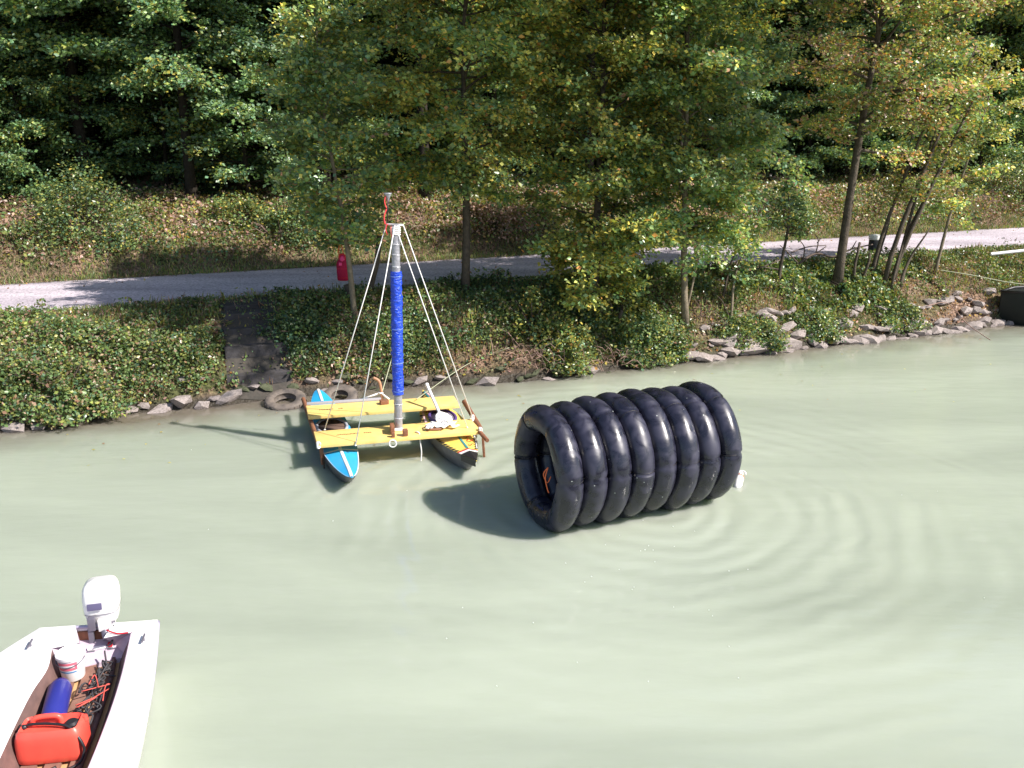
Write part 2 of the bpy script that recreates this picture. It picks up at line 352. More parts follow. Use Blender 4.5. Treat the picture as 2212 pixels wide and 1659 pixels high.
def leaves_mesh(name, pos, nrm, dirn, ln, wid, color, material=LEAF):
    """each leaf a pointed blade of two triangles folded along its midrib"""
    N = len(pos); dirn = dirn - nrm * np.sum(dirn * nrm, 1, keepdims=True)
    dirn /= np.linalg.norm(dirn, axis=1, keepdims=True) + 1e-9
    side = np.cross(nrm, dirn); ln = np.asarray(ln)[:, None]; wid = np.asarray(wid)[:, None]
    V = np.empty((N, 4, 3)); V[:, 0] = pos; V[:, 1] = pos + dirn * ln * .45 + side * wid * .5 + nrm * ln * .08
    V[:, 2] = pos + dirn * ln; V[:, 3] = pos + dirn * ln * .45 - side * wid * .5 + nrm * ln * .08
    me = bpy.data.meshes.new(name); me.vertices.add(N * 4); me.vertices.foreach_set('co', V.astype(np.float32).ravel())
    b = np.arange(N) * 4; T = np.stack([b, b + 1, b + 2, b, b + 2, b + 3], 1).ravel()
    me.loops.add(N * 6); me.loops.foreach_set('vertex_index', T.astype(np.int32))
    me.polygons.add(N * 2); me.polygons.foreach_set('loop_start', (np.arange(N * 2) * 3).astype(np.int32))
    try: me.polygons.foreach_set('loop_total', np.full(N * 2, 3, np.int32))
    except Exception: pass
    a = me.attributes.new('leaf_color', 'FLOAT_COLOR', 'FACE')
    C = np.ones((N * 2, 4), np.float32); C[:, :3] = np.repeat(color, 2, 0); a.data.foreach_set('color', C.ravel())
    me.update(calc_edges=True); me.materials.append(material); return me
def rand_unit(n, r): v = r.normal(size=(n, 3)); return v / np.linalg.norm(v, axis=1, keepdims=True)
def palette(n, r, cols, w, vary=.25):
    c = np.array(cols)[r.choice(len(cols), n, p=np.array(w) / sum(w))]
    return np.clip(c * (1 + r.uniform(-vary, vary, (n, 1))) * (1 + r.uniform(-.08, .08, (n, 3))), .004, .9)

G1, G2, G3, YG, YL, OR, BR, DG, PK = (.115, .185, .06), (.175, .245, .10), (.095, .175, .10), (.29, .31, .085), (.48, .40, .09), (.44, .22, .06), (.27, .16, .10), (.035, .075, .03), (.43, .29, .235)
PAL_GREEN = ([G1, G2, G3, YG, YL, BR], [3.4, 4.5, 3, 2.4, .6, .3])
PAL_AUTUMN = ([G1, G2, YG, YL, OR, G3], [3, 3.5, 3.2, 1.4, .45, 1])
PAL_RUSSET = ([G1, G2, YG, OR, BR, PK, YL], [2.6, 3.2, 3, .6, 1.2, 1.1, .5])
PAL_BRAMBLE = ([G1, G2, YG, (.30, .22, .155), BR, G3], [3, 4, 2.4, 1.3, 1.0, 1.5])
PAL_SAGE = ([G3, (.15, .22, .14), G1, G2, YG], [4, 3, 2, 1.5, .6])
PAL_SHADED = ([DG, G3, G1, G2, YG], [3, 3, 3, 2, .6])  # greens darkened to stand in for shaded foliage

def tree_meshes(seed, H, base, Rad, n_limb=34, leaf=.082, pal=PAL_GREEN, trunk_r=.09, lean=(0, 0), twigs=11, per=26, shape='round', bias=(0, 0), spread_up=.35, wob=.12, over=None, ltop=None):
    """a tapered trunk with limbs and twigs, and the leaves that hang along the twigs in flat sprays"""
    r = np.random.default_rng(seed); W = MB(); nseg = 9
    tp = []
    ph = r.uniform(0, 6, 2)
    for i in range(nseg + 1):
        t = i / nseg; z = H * t * .96 - .25
        tp.append(np.array((lean[0] * t + wob * math.sin(ph[0] + t * 5) * t, lean[1] * t + wob * math.sin(ph[1] + t * 4) * t, z)))
    tp = np.array(tp); rr = [trunk_r * (1.25 if i == 0 else 1) * (1 - .85 * (i / nseg)) for i in range(nseg + 1)]
    W.tube(tp, rr, 8)
    P, Nn, D, Ls = [], [], [], []; zs = tp[:, 2]
    n_limb = int(n_limb * .85); BC = []
    for i in range(n_limb + (over[0] if over else 0)):
        shade_bough = i >= n_limb
        t = (i + r.uniform(.1, .9)) / n_limb; z = base + ((ltop or H * .93) - base) * t
        if shape == 'round': env = math.sin(math.pi * min(1, .22 + .74 * t)) ** .7
        elif shape == 'cone': env = (1 - t) ** .6 * .95 + .1
        else: env = .55 + .45 * math.sin(math.pi * t)
        L = Rad * env * r.uniform(.65, 1.12); az = i * 2.39996 + r.uniform(-.5, .5)
        o = np.array([np.interp(z, zs, tp[:, 0]), np.interp(z, zs, tp[:, 1]), z])
        el = spread_up * r.uniform(.3, 1.4) + .5 * t; dh = np.array((math.cos(az), math.sin(az)))
        L *= 1 + .35 * float(np.dot(dh, bias))
        if shade_bough:                                   # unseen long boughs over the water, added to shade the bank
            z = r.uniform(over[1], over[2]); az = over[4] + r.uniform(-.33, .33); L = over[3] * r.uniform(.7, 1.1); el = r.uniform(.1, .35); t = .5
            dh = np.array((math.cos(az), math.sin(az))); o = np.array([np.interp(z, zs, tp[:, 0]), np.interp(z, zs, tp[:, 1]), z])
        pts = []
        sd = r.normal(size=3) * .08; bshade = r.uniform(.7, 1.35)
        for k in range(6):
            u = k / 5; q = o + np.array((dh[0], dh[1], 0)) * L * u * math.cos(el) + np.array((0, 0, 1)) * L * (math.sin(el) * u - .28 * u * u) + sd * math.sin(u * 3) * L
            pts.append(q)
        pts = np.array(pts); r0 = trunk_r * .34 * (1 - .6 * t); W.tube(pts, [max(.004, r0 * (1 - .85 * k / 5)) for k in range(6)], 4, cap=False)
        for j in range(twigs):
            u0 = .48 if shade_bough else .22; u = min(.999, u0 + (1 - u0) * (j + r.uniform(0, 1)) / twigs); k = min(4, int(u * 5)); fr = u * 5 - k
            q = pts[k] * (1 - fr) + pts[k + 1] * fr; ax = pts[k + 1] - pts[k]; ax /= np.linalg.norm(ax)
            sdn = np.cross(ax, (0, 0, 1)); sdn /= np.linalg.norm(sdn) + 1e-9
            d = ax * r.uniform(.4, 1) + sdn * (1 if j % 2 else -1) * r.uniform(.5, 1.1) + np.array((0, 0, r.uniform(-.5, .35))); d /= np.linalg.norm(d)
            tl = L * .42 * r.uniform(.5, 1.15) * (1.15 - .5 * u)
            e2 = q + d * tl + np.array((0, 0, -.12 * tl)); W.tube([q, (q + e2) / 2 + np.array((0, 0, .04 * tl)), e2], [.006, .005, .003], 3, cap=False)
            m = max(7, int((2.6 if shade_bough else 3.3) * per * (tl / .45) ** .8 * r.uniform(.5, 1.3))); uu = r.uniform(.08, 1.05, m)[:, None]
            pp = q + (e2 - q) * uu + r.normal(size=(m, 3)) * np.array((.08, .08, .055)) * (leaf / .08)
            dd = np.tile(d, (m, 1)) + np.outer(r.choice([-1, 1], m), np.cross(d, (0, 0, 1))) * r.uniform(.3, 1.3, (m, 1)) + r.normal(size=(m, 3)) * .3
            P.append(pp); D.append(dd); nn = np.array((.28, -.3, .75)) + r.normal(size=(m, 3)) * .5; Nn.append(nn / np.linalg.norm(nn, axis=1, keepdims=True))
            Ls.append(leaf * r.uniform(.5, 1.25, m)); BC.append(np.full(m, bshade * r.uniform(.85, 1.15)))
    P = np.concatenate(P); D = np.concatenate(D); Nn = np.concatenate(Nn); Ls = np.concatenate(Ls)
    # colour drifts from bough to bough (some boughs have turned)
    c = palette(len(P), r, *pal) * 1.5; g = vnoise(P[:, 0] * 1.6 + 9, P[:, 2] * 1.6 + seed, seed)
    c *= np.concatenate(BC)[:, None]
    c2 = 1.1 * palette(len(P), r, [YG, YL] if pal is not PAL_RUSSET else [OR, BR, PK, YG], [2, 1] if pal is not PAL_RUSSET else [.6, 1.5, 1.5, 2]); turn = (g > .62) & (r.uniform(size=len(P)) < (.5 if pal in (PAL_AUTUMN, PAL_RUSSET) else .2))
    c[turn] = c2[turn]
    lm = leaves_mesh('crown', P, Nn, D, Ls, Ls * .68, c)
    return W, lm
def make_tree(loc, label, seed, name='broadleaf_tree', group=None, bark=BARK, extra=None, **kw):
    W, lm = tree_meshes(seed, **kw)
    t = thing(name, loc, label, 'tree', group)
    W.v = [v + np.array(loc) for v in W.v]
    W.build('trunk', bark, t)
    c = bpy.data.objects.new('crown', lm); col.objects.link(c); c.parent = t
    return t
def copy_thing(root, loc, rz=0, sc=1.0):
    r = root.copy(); col.objects.link(r); r.location = loc; r.rotation_euler = (0, 0, rz); r.scale = (sc, sc, sc)
    for ch in list(root.children):
        c = ch.copy(); col.objects.link(c); c.parent = r
    return r

def scatter(n, r, s0, s1, n0, n1, dens=None):
    s = r.uniform(s0, s1, n); q = r.uniform(n0, n1, n)
    if dens is not None:
        k = r.uniform(size=n) < dens(s, q); s = s[k]; q = q[k]
    return s, q
def cover(name, label, n, seed, rect, pal, leaf=.06, hmax=.2, dens=None, upright=0.0, narrow=.68, cat='plants', tuft=True):
    r = np.random.default_rng(seed); s, q = scatter(n, r, *rect, dens); m = len(s)
    x, y = to_xy(s, q); z = np.maximum(hgt(s, q), .0)
    hh = hmax * (.25 + vnoise(s * 2.3, q * 2.3, seed) * .9) * (.4 + .6 * vnoise(s * 7, q * 7, seed + 1))
    z = z + hh * r.uniform(0, 1, m) ** .6
    nn = np.array((.1, -.2, .8)) + r.normal(size=(m, 3)) * .75
    if upright:
        dd = np.array((0, 0, 1.0)) * upright + r.normal(size=(m, 3)) * .45; nn = r.normal(size=(m, 3)) * np.array((1, 1, .3))
    else: dd = r.normal(size=(m, 3))
    nn /= np.linalg.norm(nn, axis=1, keepdims=True)
    L = leaf * r.uniform(.35, 1.3, m)
    c = palette(m, r, *pal); mot = .55 + .9 * vnoise(s * 1.7, q * 1.7, seed + 4); c *= mot[:, None]
    c0 = np.array((np.mean(x), np.mean(y), 0)); P = np.stack([x, y, z], 1) - c0
    me = leaves_mesh(name, P, nn, dd, L, L * narrow, c); me.name = name
    o = bpy.data.objects.new(name, me); col.objects.link(o); o.location = c0
    tag(o, label, cat, kind='stuff'); return o
def bush(name, label, cat, c, size, n, seed, pal, leaf=.065, stems=14, group=None, bark=DEAD):
    """a shrub: stems from the root, leaves in clumps on a lumpy dome that goes down to the soil"""
    r = np.random.default_rng(seed); c = np.array(c, float); sx, sy, sz = size
    t = thing(name, tuple(c), label, cat, group); W = MB()
    for i in range(stems):
        a = r.uniform(0, 6.28); k = r.uniform(.3, .95)
        e = np.array((math.cos(a) * sx * k, math.sin(a) * sy * k, sz * math.sqrt(max(.05, 1 - k * k)) * r.uniform(.7, 1.05)))
        W.tube([c + (0, 0, -.08), c + e * (.45, .45, .6), c + e], [.012, .008, .004], 4, cap=False)
    W.build('stem', bark, t)
    ncl = 60; u = rand_unit(ncl, r); u[:, 2] = np.abs(u[:, 2]); cl = u * r.uniform(.55, 1.02, (ncl, 1)); idx = r.integers(0, ncl, n)
    P = cl[idx] + r.normal(size=(n, 3)) * .13; P *= np.array((sx, sy, sz)); P[:, 2] = np.where(P[:, 2] < .02, r.uniform(.02, .15, n), P[:, 2])
    s, q = to_sn(P[:, 0] + c[0], P[:, 1] + c[1]); zg = np.maximum(hgt(s, q), .0) - c[2]
    P[:, 2] = np.maximum(P[:, 2] + np.minimum(zg, 0) * .8, zg + .02)
    nn = np.array((0, -.25, .9)) + r.normal(size=(n, 3)) * .7 + P / np.array(size) * .3; nn /= np.linalg.norm(nn, axis=1, keepdims=True)
    L = leaf * r.uniform(.4, 1.25, n); col_ = palette(n, r, *pal) * (.65 + .7 * r.uniform(size=ncl)[idx])[:, None]
    me = leaves_mesh('foliage', P, nn, r.normal(size=(n, 3)), L, L * .7, col_)
    o = bpy.data.objects.new('foliage', me); col.objects.link(o); o.parent = t
    return t

# ================================================================== THE SETTING
def terrain():
    s = np.concatenate([np.arange(-60, -14, 2.0), np.arange(-14, 22, .16), np.arange(22, 80, 2.0)])
    n = np.concatenate([np.arange(-9, -.8, .8), np.arange(-.8, 9, .11), np.arange(9, 92, 1.5)])
    SS, NN = np.meshgrid(s, n, indexing='ij'); X, Y = to_xy(SS, NN); Z = hgt(SS, NN)
    k = len(n); V = np.stack([X, Y, Z], -1).reshape(-1, 3)
    i, j = np.meshgrid(np.arange(len(s) - 1), np.arange(k - 1), indexing='ij'); a = (i * k + j).ravel()
    F = np.stack([a, a + k, a + k + 1, a + 1], 1)
    me = bpy.data.meshes.new('ground'); me.from_pydata(V.tolist(), [], F.tolist()); me.update(); me.shade_smooth(); me.materials.append(SOIL)
    o = bpy.data.objects.new('ground', me); col.objects.link(o); WL[o.name] = Vector((0, 0, 0)); return tag(o, kind='structure')
GROUND = terrain()
def make_path():
    m = MB(); sv = np.arange(-60, 80, .25); r = np.random.default_rng(4); v = []; f = []
    for i, s in enumerate(sv):
        a = 2.12 + .10 * float(vnoise(np.array([s * 1.1]), np.array([1.0]), 2)[0]) + r.uniform(-.02, .02); b = 4.9 + .10 * float(vnoise(np.array([s * 1.1]), np.array([7.0]), 2)[0]) + r.uniform(-.02, .02)
        for k in range(7):
            n = a + (b - a) * k / 6; x, y = to_xy(s, n); v.append((x, y, 1.176 + .02 * math.sin(math.pi * k / 6)))
    for i in range(len(sv) - 1):
        for k in range(6): f.append((i * 7 + k, (i + 1) * 7 + k, (i + 1) * 7 + k + 1, i * 7 + k + 1))
    return tag(m.add(v, f).build('path', GRAVEL), kind='structure')
make_path()
def make_water():
    m = MB(); x0, x1, y0, y1 = -70, 90, -60, 60
    # the top follows the bank line but runs on under the rising ground, so no gap opens
    top = [(x0, y0, 0), (x1, y0, 0), (x1, y1, 0), (x0, y1, 0)]; bot = [(x, y, -3.4) for x, y, z in top]
    m.add(top + bot, [(0, 1, 2, 3), (7, 6, 5, 4), (0, 4, 5, 1), (1, 5, 6, 2), (2, 6, 7, 3), (3, 7, 4, 0)])
    return tag(m.build('water', WATER, smooth=False), kind='structure')
make_water()

def near_bank():
    s = np.arange(-60, 81, 1.0); n = np.array([-10.5, -10.8, -11.1, -11.6, -12.5, -20, -40, -90]); h = np.array([-1.2, -.05, .5, .95, 1.1, 1.2, 1.5, 2.0])
    SS, NN = np.meshgrid(s, n, indexing='ij'); X, Y = to_xy(SS, NN); Z = np.tile(h, (len(s), 1)) + (vnoise(SS * .8, NN * .8, 77) - .5) * .15
    k = len(n); V = np.stack([X, Y, Z], -1).reshape(-1, 3); f = [(i * k + j, i * k + j + 1, (i + 1) * k + j + 1, (i + 1) * k + j) for i in range(len(s) - 1) for j in range(k - 1)]
    return tag(MB().add(V, f).build('near_bank', SOIL), kind='structure')
near_bank()
# stones along the waterline, each one a piece of the bank
def stone_mesh(seed, material, sharp=True):
    r = np.random.default_rng(seed); bm = bmesh.new(); bmesh.ops.create_icosphere(bm, subdivisions=1, radius=1)
    cuts = [(rand_unit(1, r)[0], r.uniform(.5, .8)) for _ in range(7)]
    for v in bm.verts:
        p = np.array(v.co) * r.uniform(.85, 1.1)
        for nn, d in cuts:
            k = p @ nn
            if k > d: p = p - nn * (k - d)
        v.co = p
    me = bpy.data.meshes.new('stone'); bm.to_mesh(me); bm.free(); me.materials.append(material); return me
SM = [stone_mesh(i, STONE) for i in range(7)]; SMD = [stone_mesh(20 + i, STONE_D) for i in range(4)]
def put_stone(s, n, size, dark=False, zoff=0):
    x, y = to_xy(s, n); h = max(float(hgt(s, n)), -.06)
    o = bpy.data.objects.new('stone', random.choice(SMD if dark else SM)); col.objects.link(o); o.parent = GROUND
    o.location = (x, y, h + size * .18 + zoff); o.rotation_euler = (random.uniform(-.35, .35), random.uniform(-.35, .35), R(21) + random.uniform(-.6, .6))
    size *= random.choice((.6, .85, 1, 1, 1.15, 1.35)); o.scale = (size * random.uniform(.8, 1.5), size * random.uniform(.6, .9), size * random.uniform(.34, .58))
def edge(s): return float(np.interp(s, EDGE_S, EDGE_N))
for row, (dn, z0) in enumerate(((.02, .12), (.22, .13), (.5, .11))):
    s = 3.2 + row * .17
    while s < 10.9:
        sz = random.uniform(.10, .21) if row else random.uniform(.14, .27)
        if random.random() < (.98, .9, .45)[row]: put_stone(s, edge(s) + dn + random.uniform(-.05, .06), sz)
        s += sz * random.uniform(1.0, 1.4)
s = -6.1
while s < -4.3:
    sz = random.uniform(.12, .2); put_stone(s, edge(s) + random.uniform(-.03, .08), sz); s += sz * 1.5
for s, dn, sz in ((-4.75, .3, .16), (-5.0, .33, .11), (-7.2, 0, .13), (-6.9, .02, .1)): put_stone(s, edge(s) + dn, sz)
s = -4.2
while s < 3.2:
    sz = random.uniform(.06, .16); put_stone(s, edge(s) + random.uniform(-.04, .22), sz, dark=random.random() < .55); s += sz * random.uniform(1.2, 2.4)
for s, n, sz in ((8.1, .85, .16), (8.6, 1.0, .12), (7.4, .6, .13), (9.9, .5, .2), (6.2, .45, .13), (5.0, .35, .12), (9.3, .38, .24), (10.3, .3, .17)): put_stone(s, n, sz)

def slipway():  # mud ramp sheet; its dark colour stands in for the bank's shade
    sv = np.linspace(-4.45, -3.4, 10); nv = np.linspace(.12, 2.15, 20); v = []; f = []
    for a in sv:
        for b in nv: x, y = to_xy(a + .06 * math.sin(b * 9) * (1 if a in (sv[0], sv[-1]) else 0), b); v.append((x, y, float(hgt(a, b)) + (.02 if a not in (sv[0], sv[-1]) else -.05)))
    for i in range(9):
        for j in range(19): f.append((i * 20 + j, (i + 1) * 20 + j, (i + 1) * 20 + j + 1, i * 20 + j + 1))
    return tag(MB().add(v, f).build('slipway', mat('shaded_mud', (.085, .07, .06), .9, .3, noise=(4, (.04, .04, .035), 1), bump=(9, .8))), kind='structure')
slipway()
# flat steps down to the water, slab colour darkened to stand for shade
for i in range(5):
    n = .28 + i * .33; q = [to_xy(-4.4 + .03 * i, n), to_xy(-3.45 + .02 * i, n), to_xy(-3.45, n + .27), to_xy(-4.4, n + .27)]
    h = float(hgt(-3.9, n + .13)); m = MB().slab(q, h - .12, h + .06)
    m.build('step', mat('shaded_muddy_slab', (.07, .066, .075), .9, .2, noise=(5, (.05, .045, .04), 1), bump=(12, .6)), GROUND, smooth=False, bevel=.01)

# ================================================================== TREES IN FRONT OF THE PATH
def gtree(px, py, label, seed, **kw):
    p = ground(px, py); return make_tree(tuple(p), label, seed, **kw)
FG = 'trees on the bank between water and path'
gtree(768, 692, 'slim tree with sparse yellow-green leaves down its trunk, left of the blue mast', 11, H=4.9, base=1.2, Rad=1.15, n_limb=54, trunk_r=.052, pal=PAL_GREEN, lean=(-.25, -.3), twigs=9, per=20, group=FG, bark=BARK_PALE, shape='even')
gtree(1003, 642, 'straight dark trunk with layered yellow-green boughs, right of the blue mast', 12, H=6.3, base=1.8, Rad=1.75, n_limb=66, trunk_r=.08, pal=PAL_AUTUMN, lean=(.2, -.5), twigs=12, per=22, group=FG, shape='even', bias=(.1, -.4), spread_up=.22)
gtree(1285, 672, 'dense dark-trunked tree whose leaves reach low, behind the black tubes', 13, H=7.6, ltop=6.1, over=(14, 6.2, 7.2, 3.6, -1.8), base=.35, Rad=1.7, n_limb=92, trunk_r=.075, pal=PAL_AUTUMN, lean=(-.1, -.5), twigs=12, per=24, group=FG, shape='even', bias=(0, -.3))
gtree(1483, 705, 'tree with a pale lit trunk leaning left, right of the dense dark tree', 14, H=7.8, ltop=6.2, over=(24, 6.3, 7.4, 4.1, -1.75), base=1.35, Rad=1.75, n_limb=78, trunk_r=.066, pal=PAL_GREEN, lean=(-.55, -.1), twigs=12, per=24, group=FG, bark=BARK_PALE, shape='even', bias=(.3, -.4))
gtree(1806, 622, 'tall straight grey trunk under reddish-brown leaves on the right', 15, H=8.6, over=(26, 6.6, 8.0, 5.0, -1.6), base=2.6, Rad=2.5, n_limb=64, trunk_r=.10, pal=PAL_RUSSET, lean=(.3, -.3), twigs=11, per=18, group=FG, shape='even', bias=(.5, -.7), spread_up=.5)
gtree(2016, 592, 'thin sapling with a bare crooked lower stem near the mooring rope', 16, H=4.6, base=1.1, Rad=.85, n_limb=24, trunk_r=.04, pal=PAL_AUTUMN, lean=(.7, .2), twigs=8, per=18, group=FG, bark=BARK_PALE, shape='even')
gtree(1682, 625, 'thin dark sapling with a tuft of green leaves halfway up, before the path', 17, H=2.4, base=1.0, Rad=.42, n_limb=12, trunk_r=.045, pal=PAL_SHADED, twigs=6, per=16, group=FG)
gtree(1552, 645, 'small leaning sapling with a dark crooked stem at the path edge', 18, H=1.6, base=.8, Rad=.4, n_limb=9, trunk_r=.03, pal=PAL_GREEN, lean=(.45, .1), twigs=6, per=16, group=FG)
gtree(1575, 692, 'pale leaning sapling with bright green leaves, just above the stones', 19, H=1.9, base=.7, Rad=.38, n_limb=12, trunk_r=.035, pal=PAL_GREEN, lean=(.25, .15), twigs=6, per=16, group=FG, bark=BARK_PALE)
gtree(1465, 700, 'thin forked sapling growing against the pale leaning trunk', 20, H=2.6, base=1.3, Rad=.5, n_limb=12, trunk_r=.028, pal=PAL_AUTUMN, lean=(.6, .1), twigs=6, per=16, group=FG, bark=BARK_PALE)

def clump_tree():
    p = ground(1915, 612); t = thing('multi_stem_tree', tuple(p), 'clump of thin stems leaning right beside the banded bollard', 'tree', FG)
    r = np.random.default_rng(31); P, D, Nn, Ls = [], [], [], []
    for i, (dx, lx, h, rr) in enumerate(((-.28, .9, 3.6, .05), (-.1, 1.3, 4.6, .055), (.08, 1.5, 4.2, .05), (.16, .75, 3.9, .04), (.02, .5, 1.7, .035), (.26, .55, 1.2, .04), (-.2, .25, 1.4, .03))):
        o = np.array(p) + (dx, r.uniform(-.15, .15), -.12); pts = [o + np.array((lx * u ** 1.3, .2 * u + .05 * math.sin(u * 6 + i), h * u)) for u in np.linspace(0, 1, 8)]
        MB().tube(pts, [rr * (1 - .7 * u) for u in np.linspace(0, 1, 8)], 7).build('trunk', BARK, t)
        if h > 3:
            for k in range(16):
                u = r.uniform(.45, 1); q = o + np.array((lx * u ** 1.3, .2 * u, h * u)); d = rand_unit(1, r)[0] * (1, 1, .35); L = r.uniform(.3, .8); m = 60
                uu = r.uniform(0, 1, (m, 1)); P.append(q + d * L * uu + r.normal(size=(m, 3)) * .06); D.append(np.tile(d, (m, 1)) + r.normal(size=(m, 3)) * .6)
                nn = np.array((0, 0, 1.)) + r.normal(size=(m, 3)) * .5; Nn.append(nn / np.linalg.norm(nn, axis=1, keepdims=True)); Ls.append(.085 * r.uniform(.6, 1.2, m))
    P = np.concatenate(P) - np.array(p); L = np.concatenate(Ls)
    me = leaves_mesh('crown', P, np.concatenate(Nn), np.concatenate(D), L, L * .6, palette(len(P), r, *PAL_RUSSET))
    o = bpy.data.objects.new('crown', me); col.objects.link(o); o.parent = t
clump_tree()

# ================================================================== THE WOOD BEHIND THE PATH
def forest():
    r = np.random.default_rng(5)
    grp = 'trees of the wood behind the path'
    kinds = {  # seed, height, crown base, crown radius, palette, limbs, label
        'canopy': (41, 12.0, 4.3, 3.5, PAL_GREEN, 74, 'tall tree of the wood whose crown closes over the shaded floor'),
        'dark': (43, 10.5, 2.6, 3.0, PAL_SHADED, 70, 'dark green tree deep in the wood behind the path'),
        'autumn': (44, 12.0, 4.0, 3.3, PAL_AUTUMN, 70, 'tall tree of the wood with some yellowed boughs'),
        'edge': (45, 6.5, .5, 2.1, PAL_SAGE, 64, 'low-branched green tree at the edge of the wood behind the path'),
        'edge_dark': (46, 5.5, .35, 1.9, PAL_SHADED, 54, 'low-branched dark tree in the shade of the wood')}
    protos = {}
    def put(k, s, n, sc=None):
        x, y = to_xy(s, n); loc = (x, y, float(hgt(s, n)) - .1)
        if k not in protos:
            sd, H, b, Rd, pal, nl, lab = kinds[k]; low = 'low' in lab
            protos[k] = make_tree(loc, lab, sd, name='forest_tree', group=grp, H=H, base=b, Rad=Rd, n_limb=nl, leaf=.105 if not low else .095, trunk_r=.15 if not low else .07, bark=BARK_SHADED, pal=pal, twigs=12, per=18, shape='round', spread_up=.3)
        else: copy_thing(protos[k], loc, r.uniform(0, 6.28), sc or r.uniform(.85, 1.15))
    for row, (n0, sp) in enumerate(((8.3, 2.5), (10.6, 2.4), (13.4, 2.6), (17, 3.0), (21, 3.4))):
        s = -17 + row * .9
        while s < 27 + row * 3:
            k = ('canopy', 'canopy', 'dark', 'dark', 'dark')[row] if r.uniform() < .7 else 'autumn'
            if row == 0 and -10 < s < -2.5: k = 'dark'  # darker leaf colours stand in for shade from trees out of view
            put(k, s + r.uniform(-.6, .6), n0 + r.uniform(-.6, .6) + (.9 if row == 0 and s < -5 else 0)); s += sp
    s = -14
    while s < 26:                                        # understorey further in
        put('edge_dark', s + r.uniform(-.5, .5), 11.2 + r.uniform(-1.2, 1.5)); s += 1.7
    for s, n, sc in ((-3.2, 8.2, .95), (-1.2, 8.9, 1.0), (2.6, 8.8, 1.0), (6.6, 9.3, 1.0), (10.2, 9.3, 1.0), (12.4, 8.6, .9), (14.2, 8.2, 1.05), (16.4, 8.4, 1.1), (19, 8.6, 1.1), (-9.5, 9.6, .7), (22, 8.6, 1.1)):
        put('edge', s, n, sc)
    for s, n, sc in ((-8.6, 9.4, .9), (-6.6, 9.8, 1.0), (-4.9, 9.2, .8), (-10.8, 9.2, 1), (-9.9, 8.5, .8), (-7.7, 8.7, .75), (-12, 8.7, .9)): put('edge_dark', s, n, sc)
forest()

# ================================================================== BUSHES AND GROUND COVER
def gbush(px, py, label, size, n, seed, pal, **kw):
    p = ground(px, py); return bush('bush', label, 'bush', (p.x, p.y, p.z - .03), size, n, seed, pal, **kw)
SB = 'bushes on the slope behind the path'
gbush(190, 500, 'pale green bush on the slope at the far left behind the path', (1.25, .8, 1.25), 8000, 51, PAL_GREEN, group=SB)
gbush(60, 520, 'low green bush at the left frame edge behind the path', (.5, .4, .35), 1500, 52, PAL_BRAMBLE, group=SB)
gbush(510, 480, 'yellow-green bramble bush at the wood edge left of the mast', (.7, .5, .6), 3500, 53, PAL_AUTUMN, group=SB)
gbush(640, 500, 'loose bush at the wood edge behind the slim tree', (.8, .5, .8), 3800, 54, PAL_GREEN, group=SB)
gbush(1070, 480, 'dry pinkish bush heap behind the straight dark trunk', (.8, .6, .6), 4000, 55, ([PK, BR, G1, YG], [4, 3, 1, 1]), group=SB)
gbush(1690, 470, 'green bush on the far slope above the thin dark sapling', (.9, .6, .8), 4500, 56, PAL_GREEN, group=SB)
gbush(1980, 440, 'grey-green bush on the far slope behind the leaning stems', (1.3, .6, .8), 5000, 57, PAL_RUSSET, group=SB)
gbush(2180, 420, 'tall grey-green bush on the far slope at the right frame edge', (1.4, .7, 1.2), 6000, 58, PAL_GREEN, group=SB)
WB = 'bushes along the water'
gbush(150, 860, 'large bramble bush overhanging the water at the far left', (.8, .5, .6), 8000, 61, PAL_BRAMBLE, leaf=.06, group=WB)
gbush(20, 850, 'bramble bush at the left frame edge above the water', (.5, .45, .5), 4000, 62, PAL_BRAMBLE, leaf=.06, group=WB)
gbush(330, 790, 'low bramble bush right of the large overhanging one', (.75, .5, .55), 8000, 63, PAL_BRAMBLE, leaf=.055, group=WB)
gbush(420, 760, 'bramble bush at the shady steps', (.42, .45, .36), 3800, 64, PAL_BRAMBLE, leaf=.055, group=WB)
gbush(190, 750, 'bramble bush next to the sunlit path on the left', (.95, .45, .42), 8000, 65, PAL_BRAMBLE, leaf=.055, group=WB)
gbush(1230, 770, 'leafy bush with a few red leaves overhanging the water behind the black tubes', (.5, .45, .65), 5000, 66, PAL_AUTUMN, leaf=.06, group=WB)
gbush(1400, 765, 'green ivy bush at the water behind the middle of the black tubes', (.7, .45, .6), 7500, 67, PAL_GREEN, leaf=.06, group=WB)
gbush(1330, 690, 'yellow-leaved bush under the dense dark tree', (.55, .4, .7), 3800, 68, ([YG, YL, G1, G2], [3, 2, 2, 2]), leaf=.06, group=WB)
gbush(1150, 720, 'sparse bush of thin stems between mast and black tubes', (.5, .4, .8), 2200, 69, PAL_AUTUMN, leaf=.065, group=WB)
gbush(1620, 730, 'green bush above the stones below the thin saplings', (.75, .4, .38), 5000, 70, PAL_GREEN, leaf=.055, group=WB)
gbush(1760, 700, 'low green bush above the stones under the tall grey trunk', (.7, .4, .3), 4500, 71, PAL_GREEN, leaf=.055, group=WB)
gbush(1930, 680, 'low green bush above the stones, next right of the tall trunk', (.65, .4, .28), 4000, 72, PAL_GREEN, leaf=.055, group=WB)
gbush(650, 720, 'shaded bush below the slim tree beside the steps', (.6, .4, .4), 3000, 73, PAL_SHADED, leaf=.06, group=WB)
gbush(730, 770, 'dry tufted bush with a sunlit patch left of the mast', (.42, .3, .3), 2600, 74, ([PK, YG, G2, BR], [2, 2, 2, 2]), leaf=.06, group=WB)

